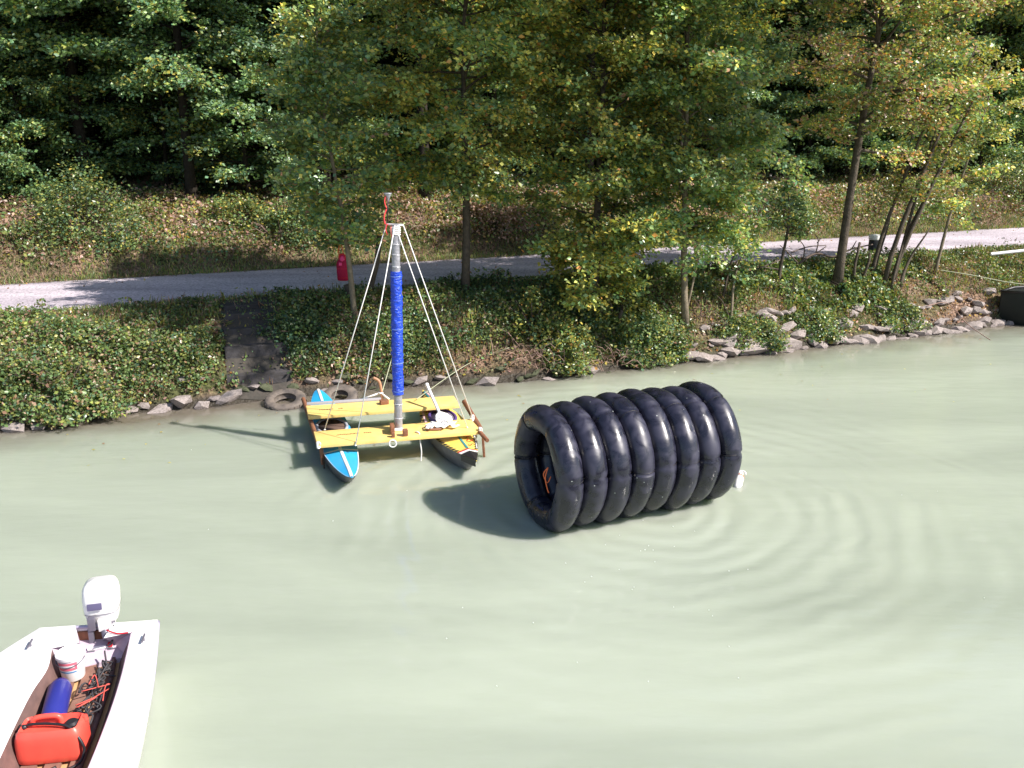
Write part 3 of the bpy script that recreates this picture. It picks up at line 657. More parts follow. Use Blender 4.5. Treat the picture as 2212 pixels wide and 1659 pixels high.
DRY = ([PK, BR, YG, G2, G1, YL], [4.6, 2.2, 1.8, 2, 1.2, .5])
notramp = lambda s, n: 1 - ((s > -4.32 + .1 * np.sin(n * 7)) & (s < -3.5 + .12 * np.sin(n * 5)) & (n < 2.0)) * .88
edgeok = lambda s, n: (n > np.interp(s, EDGE_S, EDGE_N) + .12) * notramp(s, n)
cover('brambles', 'creeping brambles and ivy covering the near bank', 120000, 81, (-11, 13, -.3, 1.9), PAL_BRAMBLE, leaf=.055, hmax=.38, dens=lambda s, n: edgeok(s, n) * (.2 + .8 * (vnoise(s * 1.5, n * 1.5, 9) > .38)) * np.where(s > 3.5, np.clip((n - .35) / .3, 0, 1), 1))
cover('ivy', 'green ivy and seedlings on the slope above the right-hand stones', 42000, 88, (1.5, 9.6, .2, 1.6), PAL_GREEN, leaf=.072, hmax=.36, dens=lambda s, n: (vnoise(s * 1.3, n * 1.6, 33) > .36) * np.clip((n - np.interp(s, EDGE_S, EDGE_N) - .42) / .2, 0, 1))
cover('undergrowth', 'dense shade-darkened undergrowth on the bank behind the raft', 24000, 89, (-3.5, 2.2, .25, 1.95), PAL_SHADED, leaf=.055, hmax=.34, dens=lambda s, n: (vnoise(s * 1.4, n * 1.4, 44) > .33) * 1.0)  # dark leaf colours put the bank's shade into the plants
cover('leaf_litter', 'dry brown leaves and stems scattered on the near bank', 26000, 82, (-11, 14, -.2, 1.9), ([PK, BR, OR, YL], [4, 4, 1, .6]), leaf=.055, hmax=.07, dens=edgeok)
cover('verge_grass', 'short grass along the water side of the path', 70000, 83, (-12, 19, 1.3, 2.28), ([G1, G2, YG, BR], [3, 3, 2, .8]), leaf=.06, hmax=.03, dens=lambda s, n: np.clip((2.3 - n) / .15, 0, 1) * notramp(s, n), upright=1.0, narrow=.16)
cover('slope_grass', 'short green grass at the foot of the slope behind the path', 60000, 84, (-13, 26, 4.78, 6.2), ([G1, G2, YG, BR, PK], [2, 3, 2.5, 1, 1]), leaf=.10, hmax=.05, dens=lambda s, n: np.clip((6.2 - n) / .9, 0, 1), upright=1.0, narrow=.14)
cover('slope_undergrowth', 'dry reddish undergrowth mixed with green on the slope behind the path', 110000, 85, (-14, 27, 5.3, 8.6), DRY, leaf=.08, hmax=.30, dens=lambda s, n: np.clip((n - 5.2) / .5, .05, 1) * (.35 + .65 * (vnoise(s * 1.2, n * 1.2, 19) > .3)))
cover('slope_greens', 'patches of green weeds on the slope behind the path', 42000, 90, (-14, 27, 5.2, 8.4), PAL_GREEN, leaf=.07, hmax=.5, dens=lambda s, n: (vnoise(s * .9, n * .9, 61) > .56) * 1.0)
cover('bank_grass', 'rough grass tufts on the near bank', 26000, 94, (-11, 14, .1, 2.1), ([YG, G2, BR, PK], [3, 3, 1.5, 1]), leaf=.15, hmax=.06, dens=lambda s, n: edgeok(s, n) * (vnoise(s * 1.1, n * 1.3, 71) > .5), upright=1.1, narrow=.09)
cover('forest_floor', 'ivy and fallen leaves on the floor of the wood', 40000, 86, (-14, 28, 8.2, 13), ([(.08, .05, .03), DG, G3], [1, 3, 1]), leaf=.13, hmax=.15)  # leaf colours darkened to stand for shade on the wood floor
cover('path_leaves', 'fallen leaves scattered on the gravel path', 1600, 87, (-9, 18, 2.2, 4.9), ([YL, BR, OR], [1, 2, 1]), leaf=.045, hmax=.012)
# dry stems and twigs hanging over the water behind the tubes
def reeds(name, label, pts, seed, n=60, L=.5, m=DEAD):
    r = np.random.default_rng(seed); W = MB()
    for i in range(n):
        p = pts[int(r.integers(0, len(pts)))] + Vector(r.normal(size=3) * (.22, .1, .06)); d = Vector((r.uniform(-.7, .7), r.uniform(-.8, .2), r.uniform(-.3, .9)))
        q = p + d * L * r.uniform(.4, 1); W.tube([p, (p + q) / 2 + Vector((0, 0, .06)), q], [.006, .005, .003], 3, cap=False)
    return tag(W.build(name, m, loc=tuple(pts[0])), label, 'plants', kind='stuff')
reeds('dry_stems', 'dry stems and roots trailing over the water edge behind the black tubes', [ground(1180, 800) + Vector((0, 0, .1)), ground(1240, 800) + Vector((0, 0, .1)), ground(1330, 790) + Vector((0, 0, .1)), ground(1130, 780) + Vector((0, 0, .1))], 91, 130, .55, mat('dry_stem', (.36, .24, .20), .8, .2))
reeds('dry_twigs', 'thin dry twigs on the bank above the stones', [ground(1500, 690), ground(1560, 700), ground(1700, 640), ground(1850, 640), ground(2050, 640)], 92, 90, .6)
reeds('slope_stems', 'upright dry stems on the slope behind the path', [ground(x, y) + Vector((0, 0, .1)) for x, y in ((60, 500), (250, 520), (420, 500), (600, 520), (1080, 470), (1120, 500), (900, 500), (1650, 470), (1900, 440), (2120, 440))], 93, 260, .6, mat('dry_stem_pink', (.38, .26, .22), .8, .2))

# ================================================================== SMALL THINGS ON THE BANK
def post(px, py, h, r0, lean, label, name='wooden_post'):
    p = ground(px, py); rr = np.random.default_rng(int(px)); pts = [p + Vector((lean[0] * u + .02 * math.sin(u * 7 + px), lean[1] * u, h * u - .1)) for u in np.linspace(0, 1, 6)]
    return tag(MB().tube(pts, [r0 * (1.15 - .3 * u) for u in np.linspace(0, 1, 6)], 8).build(name, BARK, loc=tuple(p)), label, 'post')
post(795, 645, 1.15, .05, (.25, 0), 'dark leaning post between slim tree and mast')
post(757, 655, .42, .075, (-.03, 0), 'short dark stump at the foot of the slim tree', 'tree_stump')
post(1842, 622, 1.0, .03, (.02, 0), 'thin dark upright stake right of the tall grey trunk')
post(1862, 618, .75, .03, (.08, 0), 'crooked dark stake next to the banded bollard')
post(1430, 590, .35, .035, (.2, 0), 'short dark leaning stake at the path edge, left of the pale leaning trunk')
post(1338, 720, .5, .03, (.02, 0), 'thin pale stake in the bushes behind the black tubes')
def fallen_branch():
    p = ground(1700, 600); t = thing('fallen_branch', tuple(p), 'bare fallen branch with forked twigs lying before the path', 'branch'); W = MB()
    def P(x, y, dz=0): q = ground(x, 600); return atY(x, y, q.y)
    main = smooth_line([P(1685, 605), P(1725, 570), P(1762, 548), P(1800, 555), P(1840, 538), P(1885, 528)], 4); W.tube(main, [.03 * (1 - .6 * i / len(main)) for i in range(len(main))], 6)
    W.build('limb', DEAD, t)
    for a in ([(1762, 548), (1785, 532)], [(1725, 570), (1702, 545), (1685, 530)], [(1700, 585), (1640, 575)], [(1710, 545), (1745, 533), (1785, 530)], [(1762, 548), (1768, 520), (1760, 505)], [(1735, 560), (1738, 535), (1728, 520)], [(1840, 538), (1850, 520)], [(1765, 525), (1775, 512)], [(1690, 560), (1640, 580), (1620, 592)]):
        q = smooth_line([P(*b) for b in a], 3); W2 = MB().tube(q, [.015 * (1 - .6 * i / len(q)) for i in range(len(q))], 5); W2.build('twig', DEAD, t)
fallen_branch()
def bollard():
    p = ground(1884, 556); p.z = hxy(p.x, p.y); t = thing('bollard', tuple(p), 'dark round bollard with a white top and white bands beside the path', 'bollard')
    MB().lathe([(.115, -.05), (.118, .0), (.115, .12), (.105, .14), (.105, .42), (.0, .42)], p).build('post_body', BLACK, t, auto=40)
    MB().lathe([(.112, .38), (.118, .39), (.118, .47), (.10, .485), (0, .488)], p).build('white_cap', WHITEP, t, auto=40)
    for z in (.03, .075, .12): MB().torus(p + Vector((0, 0, z)), .118, .014, seg=24, sub=8).build('white_band', WHITEP, t)
bollard()
def white_pole():
    a = at(2140, 549, 1.25); b = at(2215, 541, 1.32); d = (b - a); c = a + d * 3.2
    t = thing('barrier_pole', (a.x, a.y, hxy(a.x, a.y)), 'white horizontal barrier pole beside the path at the right edge', 'barrier')
    MB().tube([a, c], .035, 10).build('pole', WHITEP, t, auto=40)
    q = a + d * 1.6; MB().tube([Vector((q.x, q.y, hxy(q.x, q.y) - .1)), q], .03, 8).build('support', BARK, t)
white_pole()
def bag():
    c = at(741, 575, 1.75); c = atY(741, 577, ground(768, 692).y + .35)
    t = thing('hanging_bag', tuple(c), 'dark red bag hung on an orange strap from the slim tree by the path', 'bag')
    rings = []
    for z, w, d in ((-.22, .085, .05), (-.215, .10, .06), (-.1, .108, .065), (.05, .108, .065), (.1, .09, .06), (.14, .06, .045), (.2, .04, .03), (.22, .028, .022)):
        rings.append([tuple(c + Vector((w * math.cos(a) * (1 if abs(math.cos(a)) > .5 else 1), d * math.sin(a), z))) for a in [2 * math.pi * k / 18 for k in range(18)]])
    MB().loft(rings).build('bag_body', DARKRED, t)
    MB().box(c + Vector((-.03, -.062, .06)), (.05, .012, .05), rotz(.1)).build('pink_patch', mat('hot_pink', (.8, .05, .22), .6), t, bevel=.004)
    MB().lathe([(.045, .10), (.05, .14), (.03, .19), (0, .2)], c + Vector((.0, -.015, .0)), seg=12).build('pink_top', mat('hot_pink', (.8, .05, .22), .6), t)
    for zz in (-.17, -.02): MB().tube([c + Vector((x_, -.066 + abs(x_) * .25, zz)) for x_ in (-.1, -.05, 0, .05, .1)], .005, 5).build('seam', REDP, t)
    MB().torus(c + Vector((0, -.03, .17)), .05, .014, Matrix.Rotation(R(90), 3, 'X')).build('handle', REDP, t)
    top = c + Vector((.06, 0, .75)); MB().tube(smooth_line([c + Vector((-.05, 0, .1)), c + Vector((-.055, 0, .3)), c + Vector((-.01, 0, .45)), top], 4), .01, 5).build('strap', ORANGE, t)
    MB().tube(smooth_line([c + Vector((.02, 0, .2)), c + Vector((.0, 0, .4)), top], 4), .008, 5).build('strap', ORANGE, t)
    br = MB().tube([top + Vector((-.1, 0, .03)), top + Vector((.1, -.1, -.05)), ground(768, 692) + Vector((0, 0, 1.6))], [.008, .012, .02], 5)
    tag(br.build('tree_branch', BARK, loc=tuple(top)), 'short branch of the slim tree holding the red bag', 'branch')
bag()
def tyre(px, py, label, tilt, R1=.235, r=.062, dz=.03, rz=0):
    p = at(px, py, 0) + Vector((0, 0, dz)); M = rotz(rz) @ Matrix.Rotation(tilt, 3, 'X')
    t = thing('old_tyre', tuple(p), label, 'tyre', 'old tyres half sunk at the water edge')
    rings = []
    for i in range(41):
        a = 2 * math.pi * i / 40; rings.append([tuple(p + M @ Vector(((R1 + x) * math.cos(a), (R1 + x) * math.sin(a), z))) for x, z in ((-.075, -.045), (-.03, -.065), (.04, -.062), (.062, -.04), (.062, .04), (.04, .062), (-.03, .065), (-.075, .045), (-.06, .02), (-.06, -.02))])
    MB().loft(rings, cap=False).build('casing', RUBBER, t, auto=50)
    tr = MB()
    for i in range(44):
        a = 2 * math.pi * i / 44; tr.box(p + M @ Vector(((R1 + .063) * math.cos(a), (R1 + .063) * math.sin(a), .016 * (-1) ** i)), (.012, .022, .05), M @ rotz(a))
    tr.build('tread', RUBBER, t, smooth=False)['kind'] = 'stuff'
tyre(617, 873, 'worn grey tyre half under water left of the blue canoe', R(13), dz=.045)
tyre(735, 866, 'old tyre half hidden behind the rear plank of the raft', R(22), R1=.2, dz=.05)

def dark_boat():
    # bow of a dark boat moored past the right edge
    a = at(2166, 703, 0); t = thing('moored_boat', tuple(a), 'dark hull of a boat moored at the bank on the right edge', 'boat')
    rings = []
    d = Vector((.93, -.10, 0)).normalized(); b = Vector((-d.y, d.x, 0))
    for u, w, zt in ((0, .02, .62), (.35, .28, .66), (.9, .5, .66), (1.8, .65, .62), (3.5, .7, .6), (5, .6, .6)):
        c = a + d * u + b * .3
        rings.append([tuple(c + b * (w * x) + Vector((0, 0, z * zt if z > 0 else z))) for x, z in ((-1.02, 1), (-1, .5), (-.85, 0), (-.6, -.3), (.6, -.3), (.85, 0), (1, .5), (1.02, 1), (.8, .98), (-.8, .98))])
    MB().loft(rings).build('hull', mat('shade_black_hull', (.008, .012, .009), .5, .4, noise=(3, (.004, .006, .005), 1)), t, auto=40)  # hull colour taken near black to stand for shading
    rl = MB()
    for sgn in (-1, 1): rl.tube([a + d * u + b * (.3 + sgn * w) + Vector((0, 0, zt + .02)) for u, w, zt in ((0, .02, .62), (.35, .28, .66), (.9, .5, .66), (1.8, .65, .62), (3.5, .7, .6), (5, .6, .6))], .03, 6)
    rl.build('gunwale', BLACK, t)
    return a + d * .9 + b * .3 + Vector((0, 0, .75))
cleat = dark_boat()
def rope(name, label, pts, r0, m, k=6, cat='rope'):
    q = smooth_line(pts, k); return tag(MB().tube(q, r0, 5).build(name, m, loc=tuple(pts[0])), label, cat)
i0 = ground(2018, 588) + Vector((0, 0, .06))
rope('mooring_rope', 'pale mooring rope running from the thin sapling to the dark boat', [i0, i0.lerp(cleat, .33) + Vector((0, 0, .0)), i0.lerp(cleat, .66) + Vector((0, 0, -.03)), cleat], .009, ROPEG)
rope('trailing_twig', 'pale bare twig arching from the bank over the right-hand stones', [ground(2000, 672) + Vector((0, 0, .1)), ground(2045, 672) + Vector((0, 0, .16)), at(2090, 700, .2), at(2140, 735, .0)], .008, mat('dry_stem', (.36, .24, .20)), cat='twig')

# ================================================================== THE ROLL OF INNER TUBES
def tube_roll():
    c0 = atY(1181, 1008, 8.45); c1 = atY(1511, 948, 9.2); c0.z = c1.z = .60
    ax = (c1 - c0).normalized(); L = (c1 - c0).length; pr = Vector((-ax.y, ax.x, 0)).normalized(); upv = Vector((0, 0, 1))
    t = thing('tube_roll', (c0.x, c0.y, 0), 'roll of eight black inner tubes lashed side by side, floating on the water', 'float'); r = np.random.default_rng(3)
    seg, sub = 132, 22
    for i in range(8):
        c = c0.lerp(c1, i / 7) + Vector((0, 0, r.uniform(-.018, .018))) + pr * r.uniform(-.012, .012); tw = R(5) + r.uniform(-.04, .04); sc = r.uniform(.975, 1.02)
        tilt = r.uniform(-.02, .02); fat = r.uniform(.96, 1.03); rings = []
        for k in range(seg):
            a = 2 * math.pi * k / seg; q = ((a - tw + math.pi / 6) % (math.pi / 3)) - math.pi / 6     # distance from the nearest lashing
            pinch = math.exp(-(q / .027) ** 2); rad = .140 * fat * (1 - .15 * pinch) * (1 - .02 * math.cos(q * 6)); RR = .516 * sc * (1 + .035 * (1 - abs(q) / (math.pi / 6)) - .012)
            rr = []
            for j in range(sub):
                w = 2 * math.pi * j / sub; x = RR + rad * math.cos(w); z = math.sin(w) * rad * .985
                P = c + pr * (-math.cos(a) * x) + upv * (math.sin(a) * x) + ax * (z + tilt * x * math.cos(a)); rr.append(tuple(P))
            rings.append(rr)
        rings.append(rings[0]); tb = MB().loft(rings, cap=False).build('inner_tube', TUBE, t)
        MB().lathe([(.012, 0), (.012, .035), (.007, .05), (0, .05)], c + (pr * -math.cos(.5 + i) + upv * math.sin(.5 + i)) * .39, Matrix((ax, ax.cross(pr * math.cos(.5 + i) - upv * math.sin(.5 + i)), pr * math.cos(.5 + i) - upv * math.sin(.5 + i))).transposed(), 8).build('valve', GREYM, tb)
        for k in range(6):                               # lashings round each tube
            a = tw + k * math.pi / 3; cc = c + pr * (-math.cos(a) * .522 * sc) + upv * (math.sin(a) * .522 * sc); e1 = (pr * -math.cos(a) + upv * math.sin(a)).normalized()
            M = Matrix((e1, ax, e1.cross(ax))).transposed()
            MB().torus(cc, .121, .0055, M, seg=24, sub=5).build('lashing', BLACK, tb)
    cc = c0 - ax * .03 + pr * -.36 + upv * .1
    MB().tube(smooth_line([cc + upv * .05 - ax * .13, cc + upv * -.05 - ax * .16, cc + upv * -.16 - ax * .14, cc + upv * -.22 - ax * .12], 4), .006, 5).build('cord', ORANGE, t)
    MB().tube(smooth_line([cc + upv * .05 - ax * .13, cc + upv * -.02 - ax * .17 + pr * .02, cc + upv * -.12 - ax * .13 + pr * .02, cc + upv * -.05 - ax * .1], 4), .006, 5).build('cord', ORANGE, t)
    return c1, ax, pr
c1, axr, prr = tube_roll()
def float_bottle():
    p = at(1596, 1040, .03); t = thing('plastic_bottle', tuple(p), 'white plastic bottle with handle floating at the right end of the tube roll', 'bottle')
    M = rotz(R(-62)) @ Matrix.Rotation(R(78), 3, 'Y')
    M = Matrix((Vector((.3, -.2, .93)), Vector((-.5, -.85, -.02)).normalized(), Vector((.45, .5, .35)).normalized())).transposed()
    d = Vector((.25, .5, .32)).normalized(); a = Vector((1, -.5, 0)).normalized(); b = d.cross(a).normalized(); M = Matrix((a, b, d)).transposed()
    MB().lathe([(0, -.13), (.03, -.13), (.055, -.1), (.062, -.03), (.055, .05), (.03, .11), (.022, .14), (0, .14)], p, M, 18, sx=.8).build('bottle_body', WHITEP, t)
    MB().lathe([(.026, -.165), (.026, -.128), (0, -.128)], p, M, 12).build('cap', REDP, t)
    MB().torus(p + M @ Vector((0, .02, .13)), .045, .011, M @ Matrix.Rotation(R(90), 3, 'X'), arc=(0, math.pi), seg=12).build('handle', WHITEP, t)
    MB().torus(p + M @ Vector((0, 0, .07)), .048, .007, M, ex=.8).build('orange_ring', ORANGE, t)
float_bottle()

# specks of foam and leaves on the water
def specks():
    r = np.random.default_rng(8); W = MB()
    for i in range(46):
        if i < 24: x = 1200 + r.uniform(0, 420) ; y = 1110 + abs(r.normal()) * 90
        else: x = r.uniform(60, 2180); y = r.uniform(960, 1500)
        p = at(x, y, .004); W.lathe([(r.uniform(.003, .008), .0), (.003, .005), (0, .006)], p, seg=6)
    tag(W.build('foam_specks', mat('foam', (.75, .78, .76), .5)), 'small white bubbles and specks drifting on the water', 'foam', kind='stuff')
    me_n = 60; x, y = r.uniform(20, 2180, me_n), r.uniform(880, 1200, me_n); P = np.array([tuple(at(a, b + (930 - .106 * a - 880) * .9 - 20 + r.uniform(0, 160) , .006)) for a, b in zip(x, np.full(me_n, 880))])
    P = P[[hxy(p[0], p[1]) < -.03 for p in P]]; m = len(P); nn = np.array((0, 0, 1.)) + r.normal(size=(m, 3)) * .1; nn /= np.linalg.norm(nn, axis=1, keepdims=True); L = .05 * r.uniform(.5, 1.2, m)
    o = bpy.data.objects.new('floating_leaves', leaves_mesh('floating_leaves', P, nn, r.normal(size=(m, 3)), L, L * .7, palette(m, r, [YL, BR, YG], [2, 2, 1]))); col.objects.link(o)
    tag(o, 'fallen leaves floating on the water near the bank', 'leaves', kind='stuff')
specks()

# ================================================================== THE RAFT: TWO CANOES, TWO PLANKS AND A MAST
base = at(861, 930, .33); raft = thing('catamaran_raft', (base.x, base.y, 0), 'catamaran of a blue and a yellow canoe under two yellow planks with a mast', 'raft')
def canoe(P0, P1, zdeck, w0, hullm, deckm, name, cock, power=.75, deck_from=0.0):
    """P0 stern tip, P1 bow tip; cock=(t centre, half length t, half width) or None"""
    P0 = Vector(P0); P1 = Vector(P1); d = (P1 - P0); Ln = d.length; d.normalize(); b = Vector((-d.y, d.x, 0)).normalized(); N = 44; M = 14
    def wid(t): return max(.004, w0 * (math.sin(math.pi * min(1, max(0, t))) ** power))
    def sheer(t): return zdeck + .06 * (abs(2 * t - 1) ** 2.6)
    rings = []
    for i in range(N + 1):
        t = i / N; c = P0 + d * (Ln * t); w = wid(t); z = sheer(t); k = .14 * (1 - abs(2 * t - 1) ** 3) 
        rk = -d * ((2 * t - 1) ** 3 * .42)
        rings.append([tuple(c + b * (w * x) + rk * y + Vector((0, 0, z + (-k - z) * y))) for x, y in ((-1, 0), (-.96, .25), (-.76, .6), (-.4, .92), (0, 1), (.4, .92), (.76, .6), (.96, .25), (1, 0))])
    MB().loft(rings, cap=False, close=False).build(name + '_shell', hullm, raft)
    v = []; f = []
    for i in range(N + 1):
        t = i / N; c = P0 + d * (Ln * t); w = wid(t); z = sheer(t)
        for j in range(M + 1):
            x = -1 + 2 * j / M; v.append(tuple(c + b * (w * x * 1.0) + Vector((0, 0, z + .035 * (1 - abs(x)) * min(1, w / .1)))))
    for i in range(N):
        for j in range(M):
            t = (i + .5) / N; x = -1 + 2 * (j + .5) / M
            if cock and ((t - cock[0]) / cock[1]) ** 2 + (x * wid(t) / cock[2]) ** 2 < .95: continue
            f.append((i * (M + 1) + j, (i + 1) * (M + 1) + j, (i + 1) * (M + 1) + j + 1, i * (M + 1) + j + 1))
    MB().add(v, f).build(name + '_deck', deckm, raft, auto=50)
    return P0, d, b, Ln, wid, sheer
# blue canoe
bp0 = at(686.4, 838, .24); bp1 = at(760.4, 1033, .22); bp0.z = bp1.z = 0
P0, d, b, Ln, wid, sheer = canoe(bp0, bp1, .165, .238, HULLD, BLUE, 'blue_canoe', (.475, .1, .19), power=.56)
def on_deck(P0, d, b, Ln, wid, sheer, t, x, up=.006): return P0 + d * (Ln * t) + b * (wid(t) * x) + Vector((0, 0, sheer(t) + .035 * (1 - abs(x)) * min(1, wid(t) / .1) + up))
D1 = (P0, d, b, Ln, wid, sheer)
def ribbon(D, ts, x, w, m, name, parent=raft, up=.005):
    v = []; f = []
    for i, t in enumerate(ts):
        xx = x(t) if callable(x) else x; ww = w / max(D[4](t), .02)
        v += [tuple(on_deck(*D, t, max(-1, min(1, xx - ww / 2)), up)), tuple(on_deck(*D, t, max(-1, min(1, xx)), up + .004)), tuple(on_deck(*D, t, max(-1, min(1, xx + ww / 2)), up))]
    for i in range(len(ts) - 1): f += [(i * 3, i * 3 + 3, i * 3 + 4, i * 3 + 1), (i * 3 + 1, i * 3 + 4, i * 3 + 5, i * 3 + 2)]
    return MB().add(v, f).build(name, m, parent)
ribbon(D1, np.linspace(.70, .995, 14), 0, .036, WHITEP, 'deck_stripe'); ribbon(D1, np.linspace(.01, .17, 8), 0, .036, WHITEP, 'deck_stripe')
ribbon(D1, np.linspace(.74, .99, 16), .985, .016, WHITEP, 'deck_edging'); ribbon(D1, np.linspace(.74, .99, 16), -.985, .007, WHITEP, 'deck_edging')
v = [tuple(on_deck(*D1, .722, x, .006)) for x in np.linspace(-1, 1, 9)] + [tuple(on_deck(*D1, .732, x, .006)) for x in np.linspace(-1, 1, 9)]
MB().add(v, [(i, i + 1, 10 + i, 9 + i) for i in range(8)]).build('deck_edging', WHITEP, raft)
cc = P0 + d * (Ln * .475) + Vector((0, 0, .205)); Mc = Matrix((d, b, Vector((0, 0, 1)))).transposed()
rim = mat('grey_coaming', (.36, .37, .42), .5, .4)
MB().torus(cc, .19, .021, Mc, seg=40, ex=1.65).build('cockpit_rim', rim, raft)
MB().lathe([(.185, .0), (.18, -.06), (.15, -.2), (0, -.22)], cc, Mc, 28, sx=1.65).build('cockpit_well', mat('brown_well', (.10, .06, .045), .8), raft)
for a in (1.2, 1.9): 
    q = cc + Mc @ Vector((.19 * 1.65 * math.cos(math.pi + a - 1.57), .19 * math.sin(math.pi + a - 1.57), 0)); MB().torus(q, .026, .008, Matrix.Rotation(R(90), 3, 'X'), seg=12, sub=6).build('red_lashing', REDP, raft)
# yellow canoe
yp0 = at(913, 832, .33); yp1 = at(1030, 1000, .24); yp0.z = yp1.z = 0
D2 = canoe(yp0, yp1, .20, .29, HULLG, YELLOW, 'yellow_canoe', (.42, .095, .165), power=1.0); P0, d, b, Ln, wid, sheer = D2
cc2 = P0 + d * (Ln * .42) + Vector((0, 0, .25)); Mc2 = Matrix((d, b, Vector((0, 0, 1)))).transposed()
MB().torus(cc2, .165, .02, Mc2, seg=36, ex=1.75).build('cockpit_rim', PURPLE, raft)
MB().lathe([(.16, 0), (.155, -.05), (.12, -.15), (0, -.16)], cc2, Mc2, 28, sx=1.75).build('cockpit_well', mat('grey_well', (.16, .14, .2), .7), raft)
MB().lathe([(.09, -.10), (.11, -.07), (.10, -.045), (0, -.04)], cc2 + d * .08 + b * .02, Mc2, 20, sx=1.2).build('seat', CUSHION, raft)
ribbon(D2, np.linspace(.64, .85, 12), .08, .032, TEAL, 'teal_stripe'); ribbon(D2, np.linspace(.03, .2, 8), .05, .032, TEAL, 'teal_stripe')
# black nose with a white and a red band
for (t0, t1, m_, nm, up) in ((.855, .868, REDP, 'red_band', .006), (.868, .89, WHITEP, 'white_band', .006), (.89, .997, BLACK, 'black_nose', .009)):
    v = []; f = []; K = 9; T = np.linspace(t0, t1, 6)
    for t in T:
        for x in np.linspace(-1.0, 1.0, K): v.append(tuple(on_deck(*D2, t, x, up)))
    for i in range(5):
        for j in range(K - 1): f.append((i * K + j, (i + 1) * K + j, (i + 1) * K + j + 1, i * K + j + 1))
    MB().add(v, f).build(nm, m_, raft)
T = np.linspace(.89, .998, 6)
for sgn in (-1, 1):
    v = []; f = []
    for t in T: 
        for z in (.008, -.07): v.append(tuple(on_deck(*D2, t, sgn, 0) + b * (sgn * .008) + Vector((0, 0, z))))
    MB().add(v, [(i * 2, i * 2 + 2, i * 2 + 3, i * 2 + 1) for i in range(5)]).build('black_nose', BLACK, raft)
# painted teeth along the edge on the mast side
def teeth(t0, t1, k, sgn):
    for i in range(k):
        a = t0 + (t1 - t0) * i / k; e = t0 + (t1 - t0) * (i + .85) / k
        v = [tuple(on_deck(*D2, a, sgn, .007)), tuple(on_deck(*D2, e, sgn, .007)), tuple(on_deck(*D2, (a + e) / 2 + .008, sgn * (1 - .045 / wid((a + e) / 2)), .009)), tuple(on_deck(*D2, a + .004, sgn * (1 - .02 / wid(a)), .009))]
        MB().add(v, [(0, 1, 2, 3)]).build('painted_tooth', TEETH, raft)
teeth(.66, .855, 8, -1); teeth(.03, .2, 6, -1); teeth(.66, .85, 7, 1); teeth(.33, .56, 8, -1)
def text(s, loc, size, rz, m, name, parent=raft, tilt=0, extr=.0015):
    c = bpy.data.curves.new(name, 'FONT'); c.body = s; c.size = size; c.extrude = extr; c.align_x = 'CENTER'; c.align_y = 'CENTER'; c.resolution_u = 2
    o = bpy.data.objects.new(name, c); col.objects.link(o); bpy.context.view_layer.update()
    me = bpy.data.meshes.new_from_object(o.evaluated_get(bpy.context.evaluated_depsgraph_get())); bpy.data.objects.remove(o)
    M = Matrix.Translation(Vector(loc) - WL[parent.name]) @ Matrix.Rotation(rz, 4, 'Z') @ Matrix.Rotation(tilt, 4, 'X'); me.transform(M); me.materials.clear(); me.materials.append(m)
    q = bpy.data.objects.new(name, me); col.objects.link(q); q.parent = parent; WL[q.name] = WL[parent.name]; return q
ang = math.atan2(d.y, d.x)
for ch, t in (('N', .69), ('U', .745), ('S', .80)): text(ch, on_deck(*D2, t, .52, .012), .11, ang + R(50) if ch == 'U' else ang + R(20), REDP, 'letter')

PINKW = mat('pinkish_white', (.75, .5, .52), .5)
ribbon(D2, np.linspace(.26, .62, 18), -.80, .035, PINKW, 'edge_band'); ribbon(D2, np.linspace(.05, .17, 6), .6, .05, PINKW, 'edge_band')
for t_ in np.linspace(.3, .6, 9): ribbon(D2, [t_, t_ + .018], -.62, .016, TEETH, 'edge_dash')
for t_ in (.06, .085, .11, .135, .16): ribbon(D2, [t_, t_ + .009], -.45, .09, TEETH, 'deck_dash')
ribbon(D2, np.linspace(.27, .31, 4), -.5, .05, REDP, 'red_mark'); ribbon(D2, np.linspace(.27, .285, 3), -.1, .10, REDP, 'red_mark'); ribbon(D2, np.linspace(.06, .2, 6), .35, .012, REDP, 'red_stripe'); ribbon(D2, np.linspace(.63, .84, 8), .93, .02, WHITEP, 'edge_band')
# planks
def plank(TL, BL, TR, BR, z, th, nm='plank', name_bits=None, label=None):
    q = [TL, BL, BR, TR]; q = [(p.x, p.y) for p in q]; o = MB().slab(q, z - th, z).build(nm, PLANK, raft, bevel=.006); return o
fT = [at(x, y, .34) for x, y in ((677.6, 932), (686, 961), (1017, 904.7), (1040, 931))]
rT = [at(x, y, .36) for x, y in ((661, 876), (666, 899.7), (980, 854.5), (993.6, 874.6))]
pf = plank(*fT, .34, .045); pr_ = plank(*rT, .36, .045)
# faint stamps, too worn to read
def stamp(plk, z, TL, BL, TR, u0, v0, L, seed):
    r = np.random.default_rng(seed); ex = (TR - TL).normalized(); ey = (BL - TL); o = TL + (TR - TL) * u0 + ey * v0; x = 0; W = MB()
    while x < L:
        if abs(x - L * .68) < .025: x += .03; continue
        w = r.uniform(.006, .014); W.box(Vector((o.x, o.y, z + .003)) + ex * x + ey.normalized() * r.uniform(-.006, .006), (w, r.uniform(.008, .022), .002), rotz(math.atan2(ex.y, ex.x) + r.uniform(-.3, .3))); x += w + r.uniform(.001, .006)
    W.build('worn_stamp', INK, raft, smooth=False)
stamp(pf, .34, fT[0], fT[1], fT[2], .13, .42, .42, 1); stamp(pr_, .36, rT[0], rT[1], rT[2], .08, .5, .3, 2)
